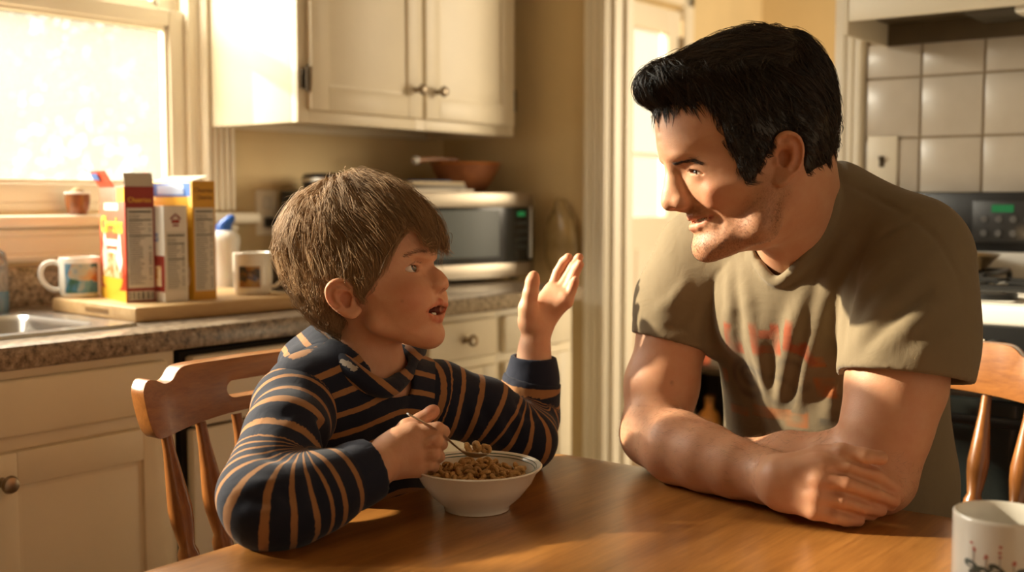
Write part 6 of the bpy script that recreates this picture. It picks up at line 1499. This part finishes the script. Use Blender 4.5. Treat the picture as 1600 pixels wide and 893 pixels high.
# coffee maker
CM = thing('coffee_maker', 'black drip coffee maker standing behind the boy against the back wall', 'coffee maker', (2.088, 2.185, .9005))
DB = mat('dark_blue_black', (.012, .014, .018), .25, coat=.3)
b = MB(); b.box(-.085, .085, -.12, .11, 0, .03, .01, 3); b.box(-.085, .085, .02, .11, 0.03, .25, .008, 3); b.build('body', DB, CM)
b = MB(); b.lathe([(0, .19), (.07, .19), (.078, .2), (.084, .26), (.086, .285), (.08, .292), (0, .294)], (0, -.01, 0), 40); b.build('brew_head', DB, CM, 40)
b = MB(); b.lathe([(.083, .27), (.0875, .272), (.0875, .280), (.083, .282)], (0, -.01, 0), 40); b.build('steel_band', M['steel'], CM, 40)
b = MB(); b.lathe([(0, .034), (.058, .034), (.07, .07), (.066, .12), (.045, .165), (.05, .18), (.046, .18), (.042, .165), (.062, .12), (.066, .07), (.055, .038), (0, .038)], (0, -.045, 0), 36); b.tube([(-.05, -.07, .16), (-.09, -.11, .15), (-.095, -.115, .08), (-.06, -.08, .06)], .007, 10); b.build('carafe', M['blackglass'], CM, 50)
# microwave in the corner
MW = thing('microwave', 'steel-fronted microwave oven in the counter corner with a bowl on top', 'microwave', (2.435, 2.155, .9005), math.radians(-14))
w2, dd_, hh_ = .235, .17, .245
b = MB(); b.box(-w2, w2, -dd_+.02, .05, .012, hh_, .006); b.build('body', M['black'], MW)
b = MB(); n_ = 24; prof = []
# bowed steel front
def bow(x): return -dd_-.018*(1-(x/w2)**2)
xs = np.linspace(-w2, w2, n_)
for z0, z1 in ((.012, .052), (.205, hh_)):
    pts = [(x, bow(x)) for x in xs]+[(w2, -dd_+.03), (-w2, -dd_+.03)]; b.prism([tuple(p) for p in pts], z0, z1, 'XY', .003)
b.build('front_trim', mat('warm_steel', (.42, .36, .28), .42, metal=1), MW, 40)
b = MB(); pts = [(x, bow(x)+.003) for x in xs]+[(w2, -dd_+.03), (-w2, -dd_+.03)]; b.prism([tuple(p) for p in pts], .052, .205, 'XY'); dr = b.build('door_glass', M['blackglass'], MW, 40)
b = MB(); b.prism([(x, bow(x)+.002) for x in np.linspace(-.21, .10, 14)]+[(x, bow(x)+.004) for x in np.linspace(.10, -.21, 14)], .07, .197, 'XY'); b.build('window_mesh', mat('door_mesh', (.075, .085, .078), .35), dr, 40)
b = MB(); b.box(.170, .195, bow(.18)-.0006, bow(.18)+.01, .18, .192); b.build('clock_display', mat('green_clock', (.0, .08, .02), .3, emit=(.05, .8, .2), es=.10), dr)
b = MB()
for i in range(3):
    for j in range(4): b.box(.158+.017*i, .170+.017*i, bow(.18)+.0012-.0, bow(.18)+.010, .088+.022*j, .10+.022*j, .001)
b.build('keypad', mat('key_grey', (.05, .055, .05), .5), dr)
b = MB(); b.box(.214, .222, bow(.218)-.006, bow(.218)+.01, .06, .207, .003); b.build('handle', M['steel'], MW)
for sx in (-.2, .2):
    for sy in (-.12, .03): MB().lathe([(0, 0), (.012, 0), (.012, .013), (0, .013)], (sx, sy, 0), 14).build('foot', M['black'], MW)
mwz = .9005+hh_
# papers and bowl on the microwave
KR = mat('kraft_paper', (.50, .40, .26), .8); WP = mat('white_paper', (.70, .63, .52), .8)
for k, (nm, lb, x, y, z, rz, a, bq, th, m) in enumerate([('magazine', 'lowest magazine, wide and pale, of the paper pile on the microwave', 2.325, 2.11, 0, 8, .12, .10, .008, WP), ('magazine', 'grey magazine in the middle of the paper pile on the microwave', 2.318, 2.115, .0085, -10, .115, .09, .010, mat('grey_paper', (.30, .27, .23), .7)),
        ('notebook', 'cream notebook near the top of the paper pile on the microwave', 2.322, 2.11, .0193, 14, .105, .085, .009, KR), ('envelope', 'small dark blue envelope lying on top of the paper pile', 2.345, 2.11, .0290, -6, .065, .05, .004, mat('blue_cover', (.03, .07, .16), .5))]):
    t = thing(nm, lb, nm, (x, y, mwz+.0005+z), math.radians(rz-14), 'papers on the microwave'); b = MB(); b.box(-a, a, -bq, bq, 0, th, .0015); b.build('cover', m, t)
    b = MB(); b.box(-a+.002, a-.001, -bq+.001, bq-.002, .0012, th-.0012)
    b.v = [(x_*1.006, y_*1.006, z_) for x_, y_, z_ in b.v]; b.build('pages', WP, t)
FB = thing('fruit_bowl', 'wide terracotta-coloured bowl on top of the microwave', 'bowl', (2.52, 2.10, mwz+.0005))
TC = mat('terracotta', (.36, .13, .045), .55, var=.3, vscale=30)
MB().lathe([(0, 0), (.05, 0), (.056, .004), (.075, .03), (.092, .062), (.097, .078), (.099, .082), (.095, .083), (.088, .062), (.07, .03), (.05, .008), (0, .006)], n=48).build('shell', TC, FB, 50)
b = MB(); b.tube([(.0975*math.cos(a), .0975*math.sin(a), .081) for a in np.linspace(0, 2*math.pi, 48, endpoint=False)], .0035, 8, closed=True); b.build('rim', mat('orange_glaze', (.46, .15, .03), .35), FB)
WS = thing('wooden_scoop', 'wooden scoop lying across the terracotta bowl, its pale knob to the left', 'scoop', (2.425, 2.11, mwz+.088)); b = MB(); b.tube([(-.07, .02, .0), (-.03, .01, .004), (.06, -.01, .004)], [.0075, .006, .008], 12); b.build('handle', wood('scoop_wood', (.25, .10, .03), (.4, .18, .06), 'X'), WS); MB().lathe([(0, -.012), (.009, -.008), (.012, 0), (.009, .008), (0, .012)], (-.078, .022, 0), 18).build('knob', PL, WS, 60)
# bread bag leaning in the corner right of the microwave
v = Vol((2.58, 1.76, .88), (2.70, 1.98, 1.16), .005); v.add(ell((2.652, 1.862, .985), (.020, .055, .083)), 0); v.add(ell((2.653, 1.862, 1.06), (.017, .042, .05)), .03); v.add(rc((2.653, 1.862, 1.09), (2.652, 1.866, 1.115), .012, .018), .02); v.sub(plane_cut(np.array([2.6, 2.0, .9015]), np.array([0, 0, -1.0]), .4), .004)
rg = np.random.default_rng(9)
for k in range(16): a = rg.uniform(0, 6.28); z0 = rg.uniform(.92, 1.02); v.fold([(2.652+.018*math.cos(a), 1.862+.05*math.sin(a), z0), (2.653+.016*math.cos(a+.3), 1.862+.045*math.sin(a+.3), z0+.06)], .008, rg.choice([-1, 1])*.003)
V_, F_ = v.mesh(1); bb = mesh_obj('bread_bag', V_, F_, mat('bag_film', (.48, .34, .15), .25, var=.4, vscale=14, coat=.3), None, (2.652, 1.862, .9005)); bb.location = (2.652, 1.862, .9005); tag(bb, 'tied bag of brown bread standing between the microwave and the wall', 'bread bag')
b = MB(); b.lathe([(.0125, -.004), (.015, -.003), (.015, .003), (.0125, .004)], (0.001, .001, .197), 20); b.build('bag_tie', mat('tie_white', (.6, .5, .35), .5), bb)
# low shelf with bottles in the hall, seen between the man's arm and shirt
SHF = thing('hall_shelf', 'low dark shelf unit standing in the hall beyond the doorway', 'shelf', (3.42, 1.90, 0)); DK = mat('dark_shelf_wood', (.035, .022, .014), .5)
b = MB(); b.box(-.20, .20, -.38, .02, 0, .02, .003); b.box(-.2, .2, -.38, .02, .28, .30, .003); b.box(-.2, .2, -.38, .02, .58, .60, .003); b.box(-.2, .2, -.38, -.36, .02, .6); b.box(-.2, .2, 0.0, .02, .02, .6); b.box(.18, .2, -.36, 0, .02, .58); b.build('carcass', DK, SHF)
for k, (nm, col, y, z, lb) in enumerate([('jar', (.55, .50, .42), -.08, .3005, 'pale jar on the upper level of the dark hall shelf'), ('bottle', (.50, .22, .05), -.17, .3005, 'orange bottle on the upper level of the dark hall shelf'), ('bottle', (.10, .14, .05), -.26, .3005, 'green bottle on the upper level of the dark hall shelf'), ('bottle', (.45, .10, .04), -.13, .6005, 'red bottle standing on top of the dark hall shelf')]):
    t = thing(nm, lb, nm, (3.42-.12, 1.90+y, z)); MB().lathe([(0, 0), (.034, 0), (.036, .006), (.036, .12), (.03, .14), (.014, .155), (.014, .18), (0, .18)] if nm == 'bottle' else [(0, 0), (.036, 0), (.038, .006), (.038, .12), (.034, .13), (0, .13)], n=24).build('body', mat(nm+'_col', col, .35), t, 50); MB().lathe([(.016, .175), (.016, .195), (0, .196)] if nm == 'bottle' else [(.037, .125), (.037, .145), (0, .146)], n=20).build('cap', mat('cap_col', tuple(c*.5 for c in col), .4), t, 50)
# ================================================================ garden outside the window
tag(MB().box(-9, 12, 2.6, 30, -.35, -.3).build('lawn', mat('lawn_grass', (.16, .17, .06), .9, var=.4, vscale=3)), kind='structure')
LEAF = [mat('leaf_green', (.11, .13, .045), .6, var=.3, vscale=4), mat('leaf_olive', (.20, .17, .06), .6, var=.3, vscale=4), mat('leaf_autumn', (.36, .17, .05), .6, var=.3, vscale=4)]
BARK = mat('bark', (.09, .065, .045), .9, bump=.6, bscale=30)
def tree(label, x, y, h, r, m, seed, n=1500):
    g = np.random.default_rng(seed); t = thing('garden_tree', label, 'tree', (x, y, -.3), 0, 'trees outside the window')
    b = MB(); b.tube([(0, 0, 0), (.03, .02, h*.25), (-.02, .03, h*.5), (.02, 0, h*.72)], [.11, .09, .07, .03], 10)
    for k in range(5): a = g.uniform(0, 6.28); z = h*(.35+.08*k); b.tube([(0, 0, z), (r*.4*math.cos(a), r*.4*math.sin(a), z+h*.12), (r*.7*math.cos(a), r*.7*math.sin(a), z+h*.2)], [.05, .03, .012], 7)
    b.build('trunk', BARK, t, 60)
    cl = g.normal(0, 1, (14, 3)); cl /= np.linalg.norm(cl, axis=1, keepdims=True); cl *= (g.random((14, 1))**.4)*r*.75
    c = cl[g.integers(0, 14, n)]*[1, 1, 1.15]+g.normal(0, r*.25, (n, 3))+[0, 0, h*.64]
    u = g.normal(0, 1, (n, 3)); u /= np.linalg.norm(u, axis=1, keepdims=True); w_ = np.cross(u, g.normal(0, 1, (n, 3))); w_ /= np.linalg.norm(w_, axis=1, keepdims=True)
    s_ = g.uniform(.05, .10, (n, 1)); nn_ = np.cross(u, w_)
    V = np.stack([c-u*s_, c+w_*s_*.45+nn_*s_*.1, c+u*s_, c-w_*s_*.45+nn_*s_*.1], 1).reshape(-1, 3); F = np.arange(n*4).reshape(n, 4)
    mesh_obj('foliage', V, F, m, t)
for k, (lb, x, y, h, r, mi) in enumerate([('broad green tree filling the left half of the window view', 4.5, 8.2, 3.7, 1.45, 0), ('olive tree right of the broad green tree outside the window', 6.9, 9.6, 3.9, 1.3, 1), ('orange-leaved tree showing above the broad green tree', 6.2, 13.0, 6.0, 1.7, 2), ('low green bush at the foot of the broad green tree outside', 4.7, 5.6, 1.55, .6, 0), ('far olive tree behind the others outside the window', 9.6, 13.5, 4.6, 1.7, 1)]): tree(lb, x, y, h, r, LEAF[mi], 40+k, 2600)
# ================================================================ light
SUN_DIR = Vector((.42, -.86, -.40)).normalized()
sd = bpy.data.lights.new('sun', 'SUN'); sd.energy = 10.6; sd.color = (1.0, .84, .62); sd.angle = math.radians(2.0)
so = bpy.data.objects.new('sun', sd); COL.objects.link(so); so.rotation_euler = SUN_DIR.to_track_quat('-Z', 'Y').to_euler()
W = bpy.data.worlds.new('hazy_sky'); S.world = W; W.use_nodes = True; nt = W.node_tree; nt.nodes.clear()
out = nt.nodes.new('ShaderNodeOutputWorld'); bg = nt.nodes.new('ShaderNodeBackground')
tc = nt.nodes.new('ShaderNodeTexCoord'); dp = nt.nodes.new('ShaderNodeVectorMath'); dp.operation = 'DOT_PRODUCT'
nt.links.new(tc.outputs['Generated'], dp.inputs[0]); dp.inputs[1].default_value = tuple(-SUN_DIR)
mr = _n(nt, 'ShaderNodeMapRange'); nt.links.new(dp.outputs['Value'], mr.inputs['Value']); mr.inputs['From Min'].default_value = -.3; mr.inputs['From Max'].default_value = 1.0
c = ramp(nt, mr.outputs['Result'], [(0, (.50, .37, .24)), (.35, (.7, .56, .38)), (.75, (1.75, 1.62, 1.42)), (1, (2.4, 2.25, 1.95))])
nt.links.new(c, bg.inputs['Color']); bg.inputs['Strength'].default_value = 1.0; nt.links.new(bg.outputs[0], out.inputs['Surface'])
# daylight entering through the kitchen window
ad = bpy.data.lights.new('window_daylight', 'AREA'); ad.shape = 'RECTANGLE'; ad.size = 1.7; ad.size_y = .9; ad.energy = 120; ad.color = (1.0, .92, .80)
ao = bpy.data.objects.new('window_daylight', ad); COL.objects.link(ao); ao.location = (.75, 2.85, 2.25); ao.rotation_euler = Vector((.05, -1, -.55)).to_track_quat('-Z', 'Y').to_euler()
hl = bpy.data.lights.new('hall_fill', 'AREA'); hl.size = 1.2; hl.energy = 70; hl.color = (1.0, .84, .6)  # unseen area lamp added to brighten the hall; no window stands there
ho = bpy.data.objects.new('hall_fill', hl); COL.objects.link(ho); ho.location = (4.3, -.6, 1.7); ho.rotation_euler = Vector((.05, 1, -.08)).to_track_quat('-Z', 'Y').to_euler()
S.view_settings.view_transform = 'Standard'; S.view_settings.look = 'None'; S.view_settings.exposure = 0.64; S.view_settings.gamma = 1.0; S.view_settings.use_curve_mapping = False
S.cycles.max_bounces = 8; S.cycles.diffuse_bounces = 4; S.cycles.transparent_max_bounces = 12; S.cycles.use_denoising = True; S.cycles.sample_clamp_indirect = 6
try: S.cycles.denoiser = 'OPENIMAGEDENOISE'
except Exception: pass
